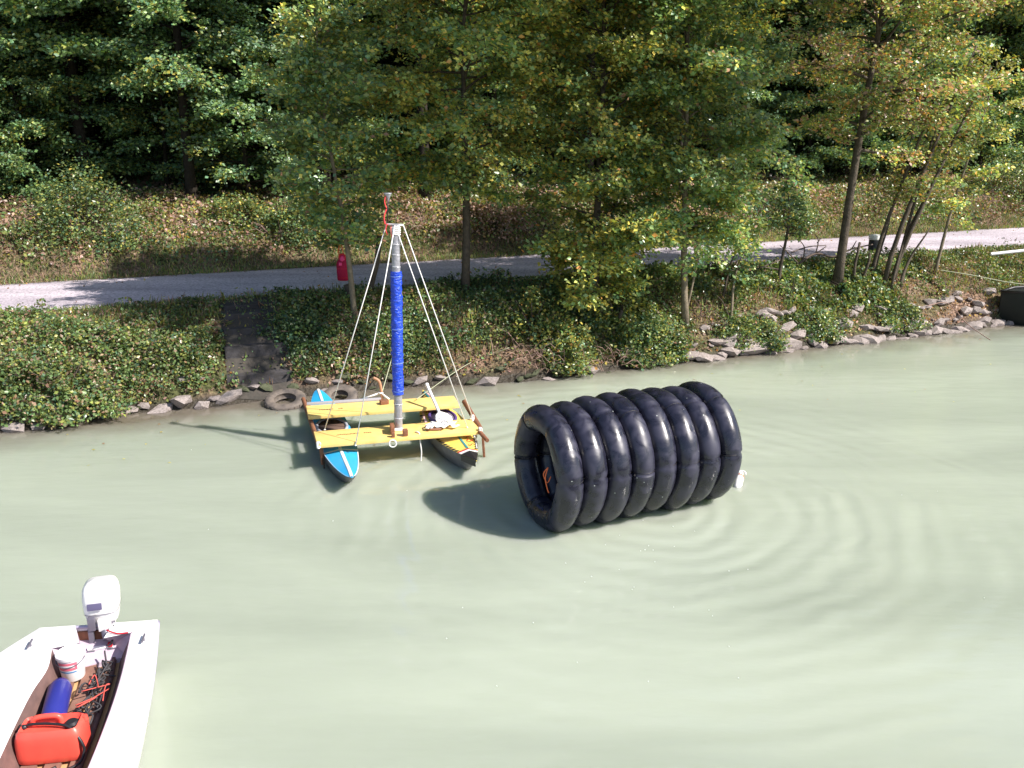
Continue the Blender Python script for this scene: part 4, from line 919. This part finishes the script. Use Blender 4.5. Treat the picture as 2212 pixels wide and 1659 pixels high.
# raised lip along the rear edge of the rear plank
e = (rT[2] - rT[0]).normalized(); MB().box(rT[0] + e * .5 + Vector((0, .012, .02)), (.98, .02, .035), rotz(math.atan2(e.y, e.x))).build('plank_lip', mat('lip_grey', (.36, .37, .44), .5), raft, bevel=.003)
# side timbers under the planks and the boards that hang from their ends
def beam(a, c, r0, nm='side_timber', m=WOODB, seg=8): return MB().tube([a, c], r0, seg).build(nm, m, raft, auto=50)
beam(at(1003, 868, .30), at(1037, 925, .30), .035); beam(at(655, 862, .27), at(690, 965, .27), .03)
beam(at(1036, 933, .33), at(1053, 952, .28), .026); 
def board(a, c, w, th, nm='leeboard', m=WOODB):
    dd = (c - a); M = dd.normalized().to_track_quat('Z', 'Y').to_matrix(); return MB().box((a + c) / 2, (w, th, dd.length), M).build(nm, m, raft, bevel=.004)
q = at(1043, 950, .22); board(Vector((q.x, q.y, .26)), Vector((q.x + .02, q.y, -.12)), .05, .03); q2 = at(1029, 948, .22); board(Vector((q2.x, q2.y, .26)), Vector((q2.x + .01, q2.y, -.1)), .055, .02, m=mat('grey_board', (.34, .36, .30), .7))
q3 = at(693, 968, .25); board(Vector((q3.x, q3.y, .3)), Vector((q3.x + .02, q3.y - .02, .05)), .04, .03); board(Vector((q3.x + .03, q3.y - .02, .12)), Vector((q3.x + .035, q3.y - .03, -.15)), .018, .018, 'pole', BARK)
for px, py, z in ((687, 962, .34), (1037, 930, .34), (1020, 903, .36)):
    c_ = at(px, py, z); W = MB()
    for k in range(4): W.torus(c_ + Vector((.006 * (k - 1.5), 0, 0)), .036, .009, Matrix.Rotation(R(90), 3, 'Y') @ Matrix.Rotation(R(12 * (k - 1.5)), 3, 'X'), seg=16, sub=6)
    W.build('rope_wrap', ROPE, raft)
# mast
mb = Vector((base.x, base.y, .345)); mt = atY(854, 484, base.y); 
def mp_(z): u = (z - mb.z) / (mt.z - mb.z); return mb.lerp(mt, u)
def sleeve(z0, z1, r0, nm, m, wr=0, n=14):
    rr = np.random.default_rng(int(z0 * 100)); rings = []
    for i in range(n + 1):
        z = z0 + (z1 - z0) * i / n; c_ = mp_(z)
        rings.append([tuple(c_ + Vector((math.cos(a), math.sin(a), 0)) * (r0 * (1 + wr * rr.normal()))) for a in [2 * math.pi * k / 20 for k in range(20)]])
    return MB().loft(rings).build(nm, m, raft, auto=60)
sleeve(.345, mt.z, .050, 'mast', TAPE, .015, 30)
sleeve(.80, 2.30, .066, 'blue_cover', TARP, .065, 60)
for z in (.5, .68, 1.9, 2.36, 2.5, 2.62): MB().torus(mp_(z), .052, .004, Matrix.Rotation(R(8), 3, 'Y'), seg=24, sub=5).build('tape_band', mat('shiny_tape', (.7, .7, .74), .25, .6, metal=.3), raft)
for z in (2.25, 1.62, 1.2, .85): MB().torus(mp_(z), .068, .005, Matrix.Rotation(R(5), 3, 'X'), seg=24, sub=5).build('cover_tie', mat('light_blue_cord', (.15, .25, .7), .5), raft)
cross_a = atY(835, 484, base.y); cross_b = atY(871, 486, base.y); MB().tube([cross_a, mt + Vector((0, 0, -.01)), cross_b], .012, 6).build('crossbar', WHITEP, raft)
W = MB()
for k in range(5): W.torus(mp_(mt.z - .03 - .02 * k), .053, .009, Matrix.Rotation(R(6 * (k - 2)), 3, 'Y'), seg=20, sub=6)
W.build('rope_wrap', ROPE, raft)
MB().tube([mp_(2.7) + Vector((-.035, -.04, 0)), mp_(2.82) + Vector((-.045, -.035, 0))], .014, 6).build('red_tape', mat('pink_tape', (.7, .2, .16), .6), raft)
for a_, z_, e_ in ((cross_a, .34, (701.4, 928)), (mt + Vector((0, -.05, -.01)), .30, (768, 962)), (mp_(mt.z - .09) + Vector((.03, -.04, 0)), .35, (1009, 923)), (cross_b, .35, (1022, 905))):
    b_ = at(e_[0], e_[1], z_); MB().tube([a_, a_.lerp(b_, .5) + Vector((0, 0, -.004)), b_], .0068, 6).build('stay_rope', ROPE, raft)
    MB().lathe([(0, -.012), (.016, 0), (0, .014)], b_, seg=8).build('knot', ROPE, raft)
# rod with a metal cup and red ribbons above the mast
f0 = atY(836.5, 488, base.y); f1 = atY(838, 428, base.y); MB().tube([f0, f1], .007, 6).build('top_rod', BLACK, raft)
MB().lathe([(.012, -.05), (.018, .0), (.045, .05), (.048, .058), (.04, .05), (0, .02)], f1, seg=18).build('top_cup', TAPE, raft)
for i, (z0, z1, w) in enumerate(((.17, .02, .02), (.33, .2, .016), (.0, -.1, .014))):
    p0 = f0.lerp(f1, .0) + Vector((0, -.012, z0 + .02)); p1 = f0 + Vector((-.02 if i == 0 else .004, -.02, z1)); MB().tube(smooth_line([p0, (p0 + p1) / 2 + Vector((-.018, -.01, 0)), p1], 4), w, 6, flat=.35).build('red_ribbon', mat('red_cloth', (.72, .05, .06), .7), raft)
# mast step blocks
c_ = at(872, 938, .36); MB().box(c_ + Vector((.02, 0, .025)), (.06, .07, .075), rotz(.25)).build('mast_block', WOODB, raft, bevel=.006)
c_ = at(847, 933, .36); MB().box(c_ + Vector((-.0, .02, .04)), (.05, .16, .09), rotz(.2)).build('mast_block', WOODB, raft, bevel=.006)
MB().box(c_ + Vector((.03, -.13, .0)), (.04, .05, .08), rotz(.2)).build('mast_block', WOODB, raft, bevel=.006)
MB().box(mb + Vector((.0, -.05, .015)), (.13, .03, .03), rotz(.2)).build('mast_block', WHITEP, raft, bevel=.004)
lp = at(849, 945, .34); MB().torus(lp + Vector((0, -.05, -.06)), .042, .009, Matrix.Rotation(R(80), 3, 'X'), seg=24, sub=6).build('rope_loop', ROPE, raft)
ho = at(908, 939, .33); MB().tube(smooth_line([ho + Vector((-.06, .05, .02)), ho + Vector((-.01, 0, .015)), ho + Vector((0, -.03, -.1)), ho + Vector((.01, -.03, -.22)), ho + Vector((-.005, -.03, -.36))], 4), .009, 6).build('hanging_rope', ROPE, raft)
# tow rope off the blue bow and crumpled cloth on the front plank
def cloth():
    c = at(955, 921, .36); r = np.random.default_rng(2); v = []; f = []; K = 13; ex = (fT[2] - fT[0]).normalized()
    for i in range(K):
        for j in range(K):
            x = (i / (K - 1) - .5) * .34; y = (j / (K - 1) - .5) * .2; v.append(tuple(c + ex * x * (1 + .3 * math.sin(j)) + Vector((-ex.y, ex.x, 0)) * y * (1 + .3 * math.sin(i * 1.3)) + Vector((0, 0, .012 + abs(r.normal()) * .022))))
    for i in range(K - 1):
        for j in range(K - 1): f.append((i * K + j, (i + 1) * K + j, (i + 1) * K + j + 1, i * K + j + 1))
    tag(MB().add(v, f).build('cloth', ROPE, loc=tuple(c)), 'crumpled white cloth and cord on the front plank above the yellow canoe', 'cloth')
    W = MB(); c = at(936, 927, .35)
    for k in range(7): W.tube(smooth_line([c + Vector((r.uniform(-.1, .1), r.uniform(-.06, .06), r.uniform(0, .03))) for _ in range(4)], 4), .008, 5)
    tag(W.build('cord_bundle', mat('brown_cord', (.34, .17, .12), .8), loc=tuple(c)), 'bundle of brown cord on the front plank right of the mast', 'rope')
cloth()
# tiller-like pipe lashed on the rear plank
c_ = at(820, 868, .37); t = c_ + Vector((-.0, .12, .0))
MB().tube(smooth_line([t + Vector((.02, 0, -.02)), t + Vector((0, 0, .2)), t + Vector((-.03, .0, .27)), t + Vector((-.09, .0, .30))], 4), .02, 8).build('bent_pipe', mat('tan_pipe', (.42, .22, .13), .6), raft)
for e_ in (Vector((-.26, -.04, .01)), Vector((.12, -.04, .01))): MB().tube([t + Vector((0, 0, .09)), t + e_], .012, 6).build('lashing_rope', ROPE, raft)
MB().torus(t + Vector((0, 0, .09)), .026, .011, seg=16, sub=6).build('lashing_rope', ROPE, raft)
MB().box(c_ + Vector((.07, -.06, .02)), (.11, .09, .05), rotz(.4)).build('cleat_block', WOODB, raft, bevel=.005)

def paddle():
    a = at(951, 896, .335); e = at(923, 833, .62); t = thing('paddle', tuple(a), 'white paddle leaning in the cockpit of the yellow canoe', 'paddle')
    dd = (e - a).normalized(); s_ = dd.cross(Vector((0, 0, 1))).normalized(); u_ = s_.cross(dd)
    MB().tube([a - dd * .02, e], [.02, .022], 8).build('shaft', WHITEP, t, auto=40)
    rings = []
    for x, w in ((-.02, .03), (.03, .085), (.10, .115), (.18, .11), (.25, .075), (.28, .03)):
        c = a - dd * x + Vector((0, 0, .02)); rings.append([tuple(c + s_ * (w * math.cos(k)) + u_ * (.012 * math.sin(k) + .03 * (w / .115) ** 2)) for k in [2 * math.pi * j / 14 for j in range(14)]])
    MB().loft(rings).build('blade', WHITEP, t); MB().tube([e - s_ * .0, e + dd * .03], .027, 8).build('grip', WHITEP, t)
paddle()
# mooring lines from the raft to the bank
rope('mooring_line', 'thin pale line from the bent pipe up to the shaded bank', [t + Vector((.02, 0, .1)), ground(845, 800) + Vector((0, 0, .15)), ground(852, 770) + Vector((0, 0, .2))], .007, ROPEG)
rope('mooring_line', 'thin pale line from the rear plank to the bank behind the yellow canoe', [at(900, 862, .4), ground(1010, 800) + Vector((0, 0, .1)), ground(1100, 790) + Vector((0, 0, .3))], .005, ROPEG)

# ================================================================== MOTOR BOAT, BOTTOM LEFT
ZG = .45
boat = thing('motor_boat', (-2.9, 4.4, 0), 'white open motor boat with its stern towards the canal at the lower left', 'boat')
# stations from the stern towards the bow: outer left, inner left, inner right, outer right (x, y)
ST = [((-3.44, 5.68), (-3.22, 5.42), (-2.74, 5.62), (-2.62, 5.79)),
      ((-3.56, 5.34), (-3.13, 5.18), (-2.66, 5.35), (-2.50, 5.44)),
      ((-3.60, 5.00), (-3.10, 4.92), (-2.575, 5.04), (-2.385, 5.08)),
      ((-3.60, 4.60), (-3.03, 4.58), (-2.49, 4.66), (-2.265, 4.64)),
      ((-3.52, 4.10), (-2.92, 4.10), (-2.40, 4.15), (-2.16, 4.10)),
      ((-3.34, 3.50), (-2.80, 3.50), (-2.32, 3.50), (-2.10, 3.45)),
      ((-3.05, 2.90), (-2.68, 2.90), (-2.30, 2.88), (-2.14, 2.85)),
      ((-2.60, 2.30), (-2.50, 2.40), (-2.34, 2.40), (-2.26, 2.30))]
def resample(idx, k=5):
    P = [Vector((*st[idx], 0)) for st in ST]; return smooth_line(P, k)
OL, IL, IR_, OR_ = (resample(i) for i in range(4)); NS = len(OL)
def z_(p, z): return (p.x, p.y, z)
rings = []
for i in range(NS):
    o1, o2 = OL[i], OR_[i]; c = (o1 + o2) / 2
    rings.append([z_(o1, ZG), z_(o1 + (c - o1) * .03, ZG - .05), z_(o1 + (c - o1) * .12, .1), z_(o1 + (c - o1) * .3, -.1), z_(c, -.16), z_(o2 + (c - o2) * .3, -.1), z_(o2 + (c - o2) * .12, .1), z_(o2 + (c - o2) * .03, ZG - .05), z_(o2, ZG)])
MB().loft(rings, cap=False, close=False).add([rings[0][k] for k in range(9)], [tuple(range(9))]).build('hull', GELCOAT, boat, auto=45)
def strip(A, B, za, zb, nm, m, sm=True):
    v = []; 
    for i in range(len(A)): v += [z_(A[i], za), z_(B[i], zb)]
    return MB().add(v, [(2 * i, 2 * i + 1, 2 * i + 3, 2 * i + 2) for i in range(len(A) - 1)]).build(nm, m, boat)
# side decks with a rolled outer edge
for A, B, nm in ((OL, IL, 'side_deck'), (OR_, IR_, 'side_deck')):
    v = []; K = 6; f = []
    for i in range(NS):
        for k in range(K): u = k / (K - 1); p = A[i].lerp(B[i], u); v.append((p.x, p.y, ZG + .004 + .03 * math.sin(math.pi * min(1, u * 1.0)) ** .8))
    for i in range(NS - 1):
        for k in range(K - 1): f.append((i * K + k, (i + 1) * K + k, (i + 1) * K + k + 1, i * K + k + 1))
    MB().add(v, f).build(nm, GELCOAT, boat)
RAIL = mat('lavender_rub_rail', (.45, .42, .55), .5)
for P_ in (OL, OR_): MB().tube([z_(p, ZG - .012) for p in P_], .013, 6).build('rub_rail', RAIL, boat)
MB().tube([z_(OL[0], ZG - .012), z_(OR_[0], ZG - .012)], .013, 6).build('rub_rail', RAIL, boat)
for P_, Q_, i_ in ((OL, IL, 3), (OR_, IR_, 4)):
    c_ = P_[i_].lerp(Q_[i_], .45); MB().tube([z_(c_ + Vector((-.01, .05, 0)), ZG + .055), z_(c_ + Vector((.01, -.05, 0)), ZG + .055)], .008, 6).tube([z_(c_, ZG + .01), z_(c_, ZG + .055)], .01, 6).build('deck_cleat', GREYM, boat, auto=40)
# inner walls slope to the floor
FZ = .25
FL = [IL[i] + (IR_[i] - IL[i]) * .07 for i in range(NS)]; FR = [IR_[i] + (IL[i] - IR_[i]) * .20 for i in range(NS)]
strip(IL, FL, ZG + .004, FZ, 'inner_wall', INNER); strip(IR_, FR, ZG + .004, FZ, 'inner_wall', INNER)
MB().tube([z_(p, ZG + .002) for p in IR_], .012, 6).build('deck_rim', mat('pink_rim', (.7, .55, .62), .4), boat)
strip([p for p in FL], [p for p in FR], FZ - .004, FZ - .004, 'floor', PLY)
MB().tube([z_(FR[i] + (FL[i] - FR[i]) * .10, FZ + .02) for i in range(NS)], .02, 6).build('stringer', INNER, boat)
# floor boards: separate brown planks with pale plywood showing between them
for lo, hi in ((.02, .25), (.37, .60), (.74, .93)):
    v = []; i0 = 0
    A = [FL[i] + (FR[i] - FL[i]) * (lo) for i in range(i0, NS - 3)]; B = [FL[i] + (FR[i] - FL[i]) * hi for i in range(i0, NS - 3)]
    for a_, b_ in zip(A, B): v += [z_(a_, FZ + .002), z_(b_, FZ + .002), z_(b_, FZ + .022), z_(a_, FZ + .022)]
    m_ = MB(); m_.loft([v[4 * i:4 * i + 4] for i in range(len(A))]).build('floor_board', mat('worn_floor_board', (.30, .16, .12), .75, .2, noise=(7, (.17, .09, .07), 1)), boat, auto=30)
# stern deck with the low sloping motor well
sl, sr = OL[0], OR_[0]; il, ir = IL[0], IR_[0]
def S2(u, v): # u left->right along the transom, v from the transom inboard
    return (sl.lerp(sr, u)).lerp(il.lerp(ir, u), v)
wl, wr_ = .30, .62
v = [z_(S2(0, 0), ZG + .004), z_(S2(wl, -.0), ZG + .004), z_(S2(wl + .03, 1.0), ZG + .004), z_(S2(0, 1), ZG + .004)]
MB().add(v, [(0, 1, 2, 3)]).build('stern_deck', GELCOAT, boat, smooth=False)
v = [z_(S2(wr_, 0), ZG + .004), z_(S2(1, 0), ZG + .004), z_(S2(1, 1), ZG + .004), z_(S2(wr_ + .02, 1.0), ZG + .004)]
MB().add(v, [(0, 1, 2, 3)]).build('stern_deck', GELCOAT, boat, smooth=False)
# bulkhead sloping from the stern deck down to the floor
fl, fr = FL[2], FR[2]
v = [z_(S2(0, 1), ZG + .003), z_(S2(wl + .03, 1), ZG + .003), z_(S2(wl + .03, .35), .33), z_(S2(wr_ + .02, .35), .33), z_(S2(wr_ + .02, 1), ZG + .003), z_(S2(1, 1), ZG + .003), z_(S2(.93, 1.12), FZ + .03), z_(S2(.05, 1.12), FZ + .03), z_(S2(.05, 1.14), FZ - .01), z_(S2(.93, 1.14), FZ - .01)]
MB().add(v, [(0, 1, 2, 7), (2, 3, 6, 7), (3, 4, 5, 6), (7, 6, 9, 8)]).build('stern_bulkhead', LILAC, boat, smooth=False)
v = [z_(S2(wl, 0), ZG), z_(S2(wl, 0), .34), z_(S2(wr_, 0), .34), z_(S2(wr_, 0), ZG), z_(S2(wl + .03, .35), .33), z_(S2(wr_ + .02, .35), .33), z_(S2(wl + .03, 1), ZG), z_(S2(wr_ + .02, 1), ZG)]
MB().add(v, [(1, 2, 5, 4), (0, 1, 4, 6), (3, 2, 5, 7)]).build('motor_well', LILAC, boat, smooth=False)
tm = S2((wl + wr_) / 2, 0); tdir = (sr - sl).normalized(); Mt = rotz(math.atan2(tdir.y, tdir.x))
MB().box(Vector((tm.x, tm.y, .34)) + Vector((0, .0, 0)), (.30, .035, .13), Mt).build('transom_pad', WOODB, boat, bevel=.004)
MB().tube(smooth_line([z_(S2(.62, .6), ZG + .02), z_(S2(.8, .95), ZG + .015), z_(S2(.95, 1.0), ZG + .01)], 5), .006, 5).build('red_line', REDP, boat)
for (i, sd) in ((8, IR_), (14, IR_)): pass

def outboard():
    c = atY(213, 1300, 5.84); c = Vector((c.x + .015, 5.86, .575)); t = thing('outboard_motor', (c.x, c.y, .3), 'white outboard motor with a dark label, clamped to the stern of the motor boat', 'motor')
    M = Mt @ rotz(R(8)); rings = []
    # cowling: rounded lozenge, taller at the back
    prof = [(-.15, .09, .09, 0), (-.13, .105, .11, 0), (-.04, .118, .135, .0), (.05, .122, .145, .01), (.11, .115, .14, .015), (.145, .10, .12, .02), (.162, .075, .09, .025), (.168, .03, .04, .03)]
    for z, w, dp, off in prof:
        rr = []
        for k in range(24):
            a = 2 * math.pi * k / 24; cx = math.copysign(abs(math.cos(a)) ** .5, math.cos(a)); sy = math.copysign(abs(math.sin(a)) ** .5, math.sin(a))
            rr.append(tuple(c + M @ Vector((w * cx, dp * sy + off, z - .02 * sy * (1 if z > .1 else 0)))))
        rings.append(rr)
    MB().loft(rings).build('cowling', WHITEP, t, auto=60)
    MB().loft([[tuple(c + M @ Vector((.1215 * math.copysign(abs(math.cos(a)) ** .5, math.cos(a)), .139 * math.copysign(abs(math.sin(a)) ** .5, math.sin(a)), z))) for a in [2 * math.pi * k / 24 for k in range(24)]] for z in (-.046, -.04)], cap=False).build('cowling_seam', GREYM, t)
    MB().box(c + M @ Vector((-.025, -.146, .03)), (.10, .012, .05), M @ Matrix.Rotation(R(-10), 3, 'X')).build('label_plate', mat('slate_plate', (.10, .09, .17), .4), t, bevel=.003)
    MB().loft([[tuple(c + M @ Vector((w * math.cos(a), .02 + dd * math.sin(a), z))) for a in [2 * math.pi * k / 16 for k in range(16)]] for z, w, dd in ((-.16, .08, .09), (-.22, .065, .08), (-.4, .045, .07), (-.75, .035, .08), (-.95, .03, .09))]).build('leg', WHITEP, t)
    MB().lathe([(0, -.12), (.035, -.08), (.04, .06), (.02, .12), (0, .13)], c + Vector((0, 0, -.88)), M @ Matrix.Rotation(R(90), 3, 'X'), 14).build('gearcase', GREYM, t)
    for k in range(3): MB().box(c + Vector((0, 0, -.88)) + M @ (Matrix.Rotation(k * 2.094, 3, 'Y') @ Vector((0, .13, .06))), (.04, .008, .11), M @ Matrix.Rotation(k * 2.094, 3, 'Y') @ Matrix.Rotation(.5, 3, 'Z')).build('propeller_blade', GREYM, t, bevel=.002)
    for sx in (-.07, .07):
        MB().box(c + M @ Vector((sx, -.13, -.20)), (.035, .10, .15), M).build('clamp_bracket', GREYM, t, bevel=.006)
        MB().tube([c + M @ Vector((sx, -.14, -.27)), c + M @ Vector((sx, -.25, -.27))], .011, 8).build('clamp_screw', GREYM, t, auto=40)
        MB().box(c + M @ Vector((sx, -.255, -.27)), (.055, .015, .02), M).build('screw_handle', GREYM, t, bevel=.003)
    MB().box(c + M @ Vector((.03, -.165, -.11)), (.085, .04, .09), M).build('front_panel', WHITEP, t, bevel=.006)
    MB().box(c + M @ Vector((-.055, -.165, -.09)), (.05, .05, .10), M).build('starter_housing', GREYM, t, bevel=.006)
    MB().tube([c + M @ Vector((.03, -.18, -.15)), c + M @ Vector((.045, -.22, -.2))], .03, 10).build('throttle_knob', GREYM, t, auto=40)
    MB().tube([c + M @ Vector((-.09, -.24, -.25)), c + M @ Vector((.08, -.24, -.25))], .014, 8).build('cross_tube', WHITEP, t, auto=40)
    MB().box(c + M @ Vector((.065, -.25, -.23)), (.03, .03, .03), M).build('red_switch', REDP, t, bevel=.004)
    a = c + M @ Vector((.09, -.18, -.12)); f_ = at(225, 1445, .14)
    MB().tube(smooth_line([a, a + Vector((.02, -.1, -.08)), at(226, 1400, .3), f_, f_ + Vector((-.04, -.1, -.01)), f_ + Vector((.02, -.2, -.01))], 5), .008, 6).build('fuel_hose', BLACK, t)
outboard()

def bucket():
    p = at(160, 1462, FZ + .02); p = Vector((p.x, p.y, FZ + .022)); k_ = .80; t = thing('white_bucket', tuple(p), 'round white lidded bucket with a red label, standing at the stern of the motor boat', 'bucket')
    MB().lathe([(r_ * k_, z_h * k_) for r_, z_h in ((0, 0), (.085, 0), (.092, .01), (.112, .22), (.112, .225))], p, seg=28).build('bucket_body', mat('bucket_white', (.83, .80, .82), .4), t, auto=40)
    MB().lathe([(r_ * k_, z_h * k_) for r_, z_h in ((.118, .215), (.120, .222), (.119, .246), (.105, .252), (.10, .245), (0, .247))], p, seg=28).build('lid', WHITEP, t, auto=35)
    def patch(a0, a1, z0, z1, nm, m, e=.0025):
        v = []; K = 10
        for k in range(K + 1):
            a = a0 + (a1 - a0) * k / K
            for z in (z0, z1): rr = (.092 + .02 * (z - .01) / .21 + e) * k_; v.append((p.x + rr * math.cos(a), p.y + rr * math.sin(a), p.z + z * k_))
        return MB().add(v, [(2 * k, 2 * k + 2, 2 * k + 3, 2 * k + 1) for k in range(K)]).build(nm, m, t)
    patch(R(-125), R(-40), .125, .20, 'red_label', mat('pink_red_label', (.72, .16, .22), .5)); patch(R(-112), R(-52), .150, .176, 'label_panel', WHITEP, .004); patch(R(-128), R(-45), .10, .112, 'blue_line', mat('label_blue', (.06, .25, .5), .5))
    MB().torus(p + Vector((0, 0, .21 * k_)), .122 * k_, .004, Matrix.Rotation(R(25), 3, 'X'), arc=(math.pi, 2 * math.pi), seg=24, sub=6).build('wire_handle', GREYM, t)
bucket()
def fender():
    a = at(135, 1492, .3); e = at(116, 1575, .3); t = thing('boat_fender', (a.x, a.y, FZ + .02), 'dark blue cylindrical fender lying between the bucket and the red fuel can', 'fender')
    dd = (e - a); L = dd.length; dz = dd.normalized(); M = Matrix((dz.cross(Vector((0, 0, 1))).normalized(), dz.cross(dz.cross(Vector((0, 0, 1)))).normalized(), dz)).transposed()
    r = .075; a.z = e.z = FZ + .03 + r; MB().lathe([(0, -.01), (.03, -.005), (.06, .02), (r, .07), (r, L - .07 + .06), (.06, L + .02 + .03), (.03, L + .08), (0, L + .085)], a, M, 24).build('fender_body', NAVY, t)
    MB().lathe([(.022, -.04), (.026, -.02), (.026, .0), (0, .0)], a, M, 12).build('eye', NAVY, t)
fender()
def fuel_can():
    p = at(116, 1588, FZ + .14); ca = Vector((p.x, p.y - .01, FZ + .022)); t = thing('fuel_can', tuple(ca), 'red plastic fuel can with a black cap and hose in the motor boat', 'fuel can')
    M = rotz(R(9)); W_, D_, H_ = .385, .22, .19; rings = []
    for z, k in ((0, .94), (.012, .985), (.05, 1), (.13, 1.0), (.17, .98), (.2, .93), (.215, .86), (H_, .80)):
        rr = []
        for j in range(32):
            a = 2 * math.pi * j / 32; cx = math.copysign(abs(math.cos(a)) ** .3, math.cos(a)); sy = math.copysign(abs(math.sin(a)) ** .3, math.sin(a)); kk = 1 - (1 - k)
            rr.append(tuple(ca + M @ Vector(((W_ / 2 - (1 - k) * .2) * cx, (D_ / 2 - (1 - k) * .2) * sy, z))))
        rings.append(rr)
    MB().loft(rings).build('can_body', RED, t, auto=50)
    T = lambda x, y, z: ca + M @ Vector((x, y, z))
    MB().tube(smooth_line([T(-.12, .035, H_ - .01), T(-.1, .035, H_ + .04), T(-.02, .035, H_ + .05), T(.04, .035, H_ + .04), T(.05, .035, H_ - .01)], 4), .017, 8).build('handle', RED, t)
    MB().lathe([(.045, 0), (.045, .018), (.03, .03), (0, .03)], T(.12, .0, H_ - .004), seg=8).build('cap', BLACK, t, auto=30)
    MB().lathe([(.02, 0), (.016, .03), (0, .032)], T(.18, .05, H_ - .01), seg=10).build('vent', RED, t, auto=40)
    MB().tube(smooth_line([T(-.19, -.01, H_ - .03), T(-.15, -.06, H_ + .004), T(-.05, -.075, H_ + .002)], 4), .016, 8).build('moulded_rib', RED, t)
    MB().tube(smooth_line([T(-.15, .0, H_ + .015), T(-.10, -.005, H_ + .03), T(.02, -.02, H_ + .03), T(.11, -.045, H_ + .02), T(.165, -.08, H_ - .02), T(.198, -.10, H_ - .07), T(.205, -.11, .07), T(.18, -.15, .02), T(.1, -.19, .01), T(.02, -.18, .01), T(.05, -.15, .01)], 5), .009, 7).build('fuel_hose', BLACK, t)
    MB().lathe([(.016, -.02), (.018, 0), (.012, .02)], T(-.155, .0, H_ + .01), M @ Matrix.Rotation(R(70), 3, 'Y'), 10).build('hose_fitting', BLACK, t)
    for x, y in ((-.06, -.085), (.05, -.085)): MB().lathe([(.02, -.004), (.012, .008), (0, .01)], T(x, y, H_ - .012), seg=10).build('moulded_boss', RED, t)
fuel_can()
def chain_heap():
    r = np.random.default_rng(6); t = None; W = MB(); c0 = at(215, 1490, FZ + .05)
    A = at(232, 1435, FZ + .04); B = at(178, 1572, FZ + .04)
    for i in range(34):
        u = r.uniform(0, 1); p = A.lerp(B, u); w = .02 + .04 * u; pts = [p + Vector((r.normal() * w, r.normal() * w * 1.3, abs(r.normal()) * .03)) for _ in range(4)]; W.tube(smooth_line(pts, 4), .006, 5)
    o = W.build('net_heap', mat('dark_net', (.03, .028, .035), .7, noise=(20, (.07, .065, .07), 1)), loc=tuple(A)); tag(o, 'tangled heap of dark rope net on the floor of the motor boat', 'net')
    W = MB()
    for i in range(3):
        u = r.uniform(.5, 1); p = A.lerp(B, u) + Vector((0, 0, .05)); W.tube(smooth_line([p + Vector((r.normal() * .05, r.normal() * .08, abs(r.normal()) * .02)) for _ in range(4)], 4), .004, 5)
    tag(W.build('red_cord', mat('red_cord_mat', (.6, .09, .07), .7), loc=tuple(A)), 'red cord tangled through the dark net in the motor boat', 'rope')
chain_heap()

# ================================================================== units of 1.35 m -> metres
done = set()
for o in list(bpy.data.objects):
    if o.type == 'LIGHT': continue
    o.location = o.location * S
    if o.data and o.type == 'MESH' and o.data.name not in done:
        done.add(o.data.name); me = o.data; a = np.empty(len(me.vertices) * 3, np.float32); me.vertices.foreach_get('co', a); me.vertices.foreach_set('co', a * S); me.update()
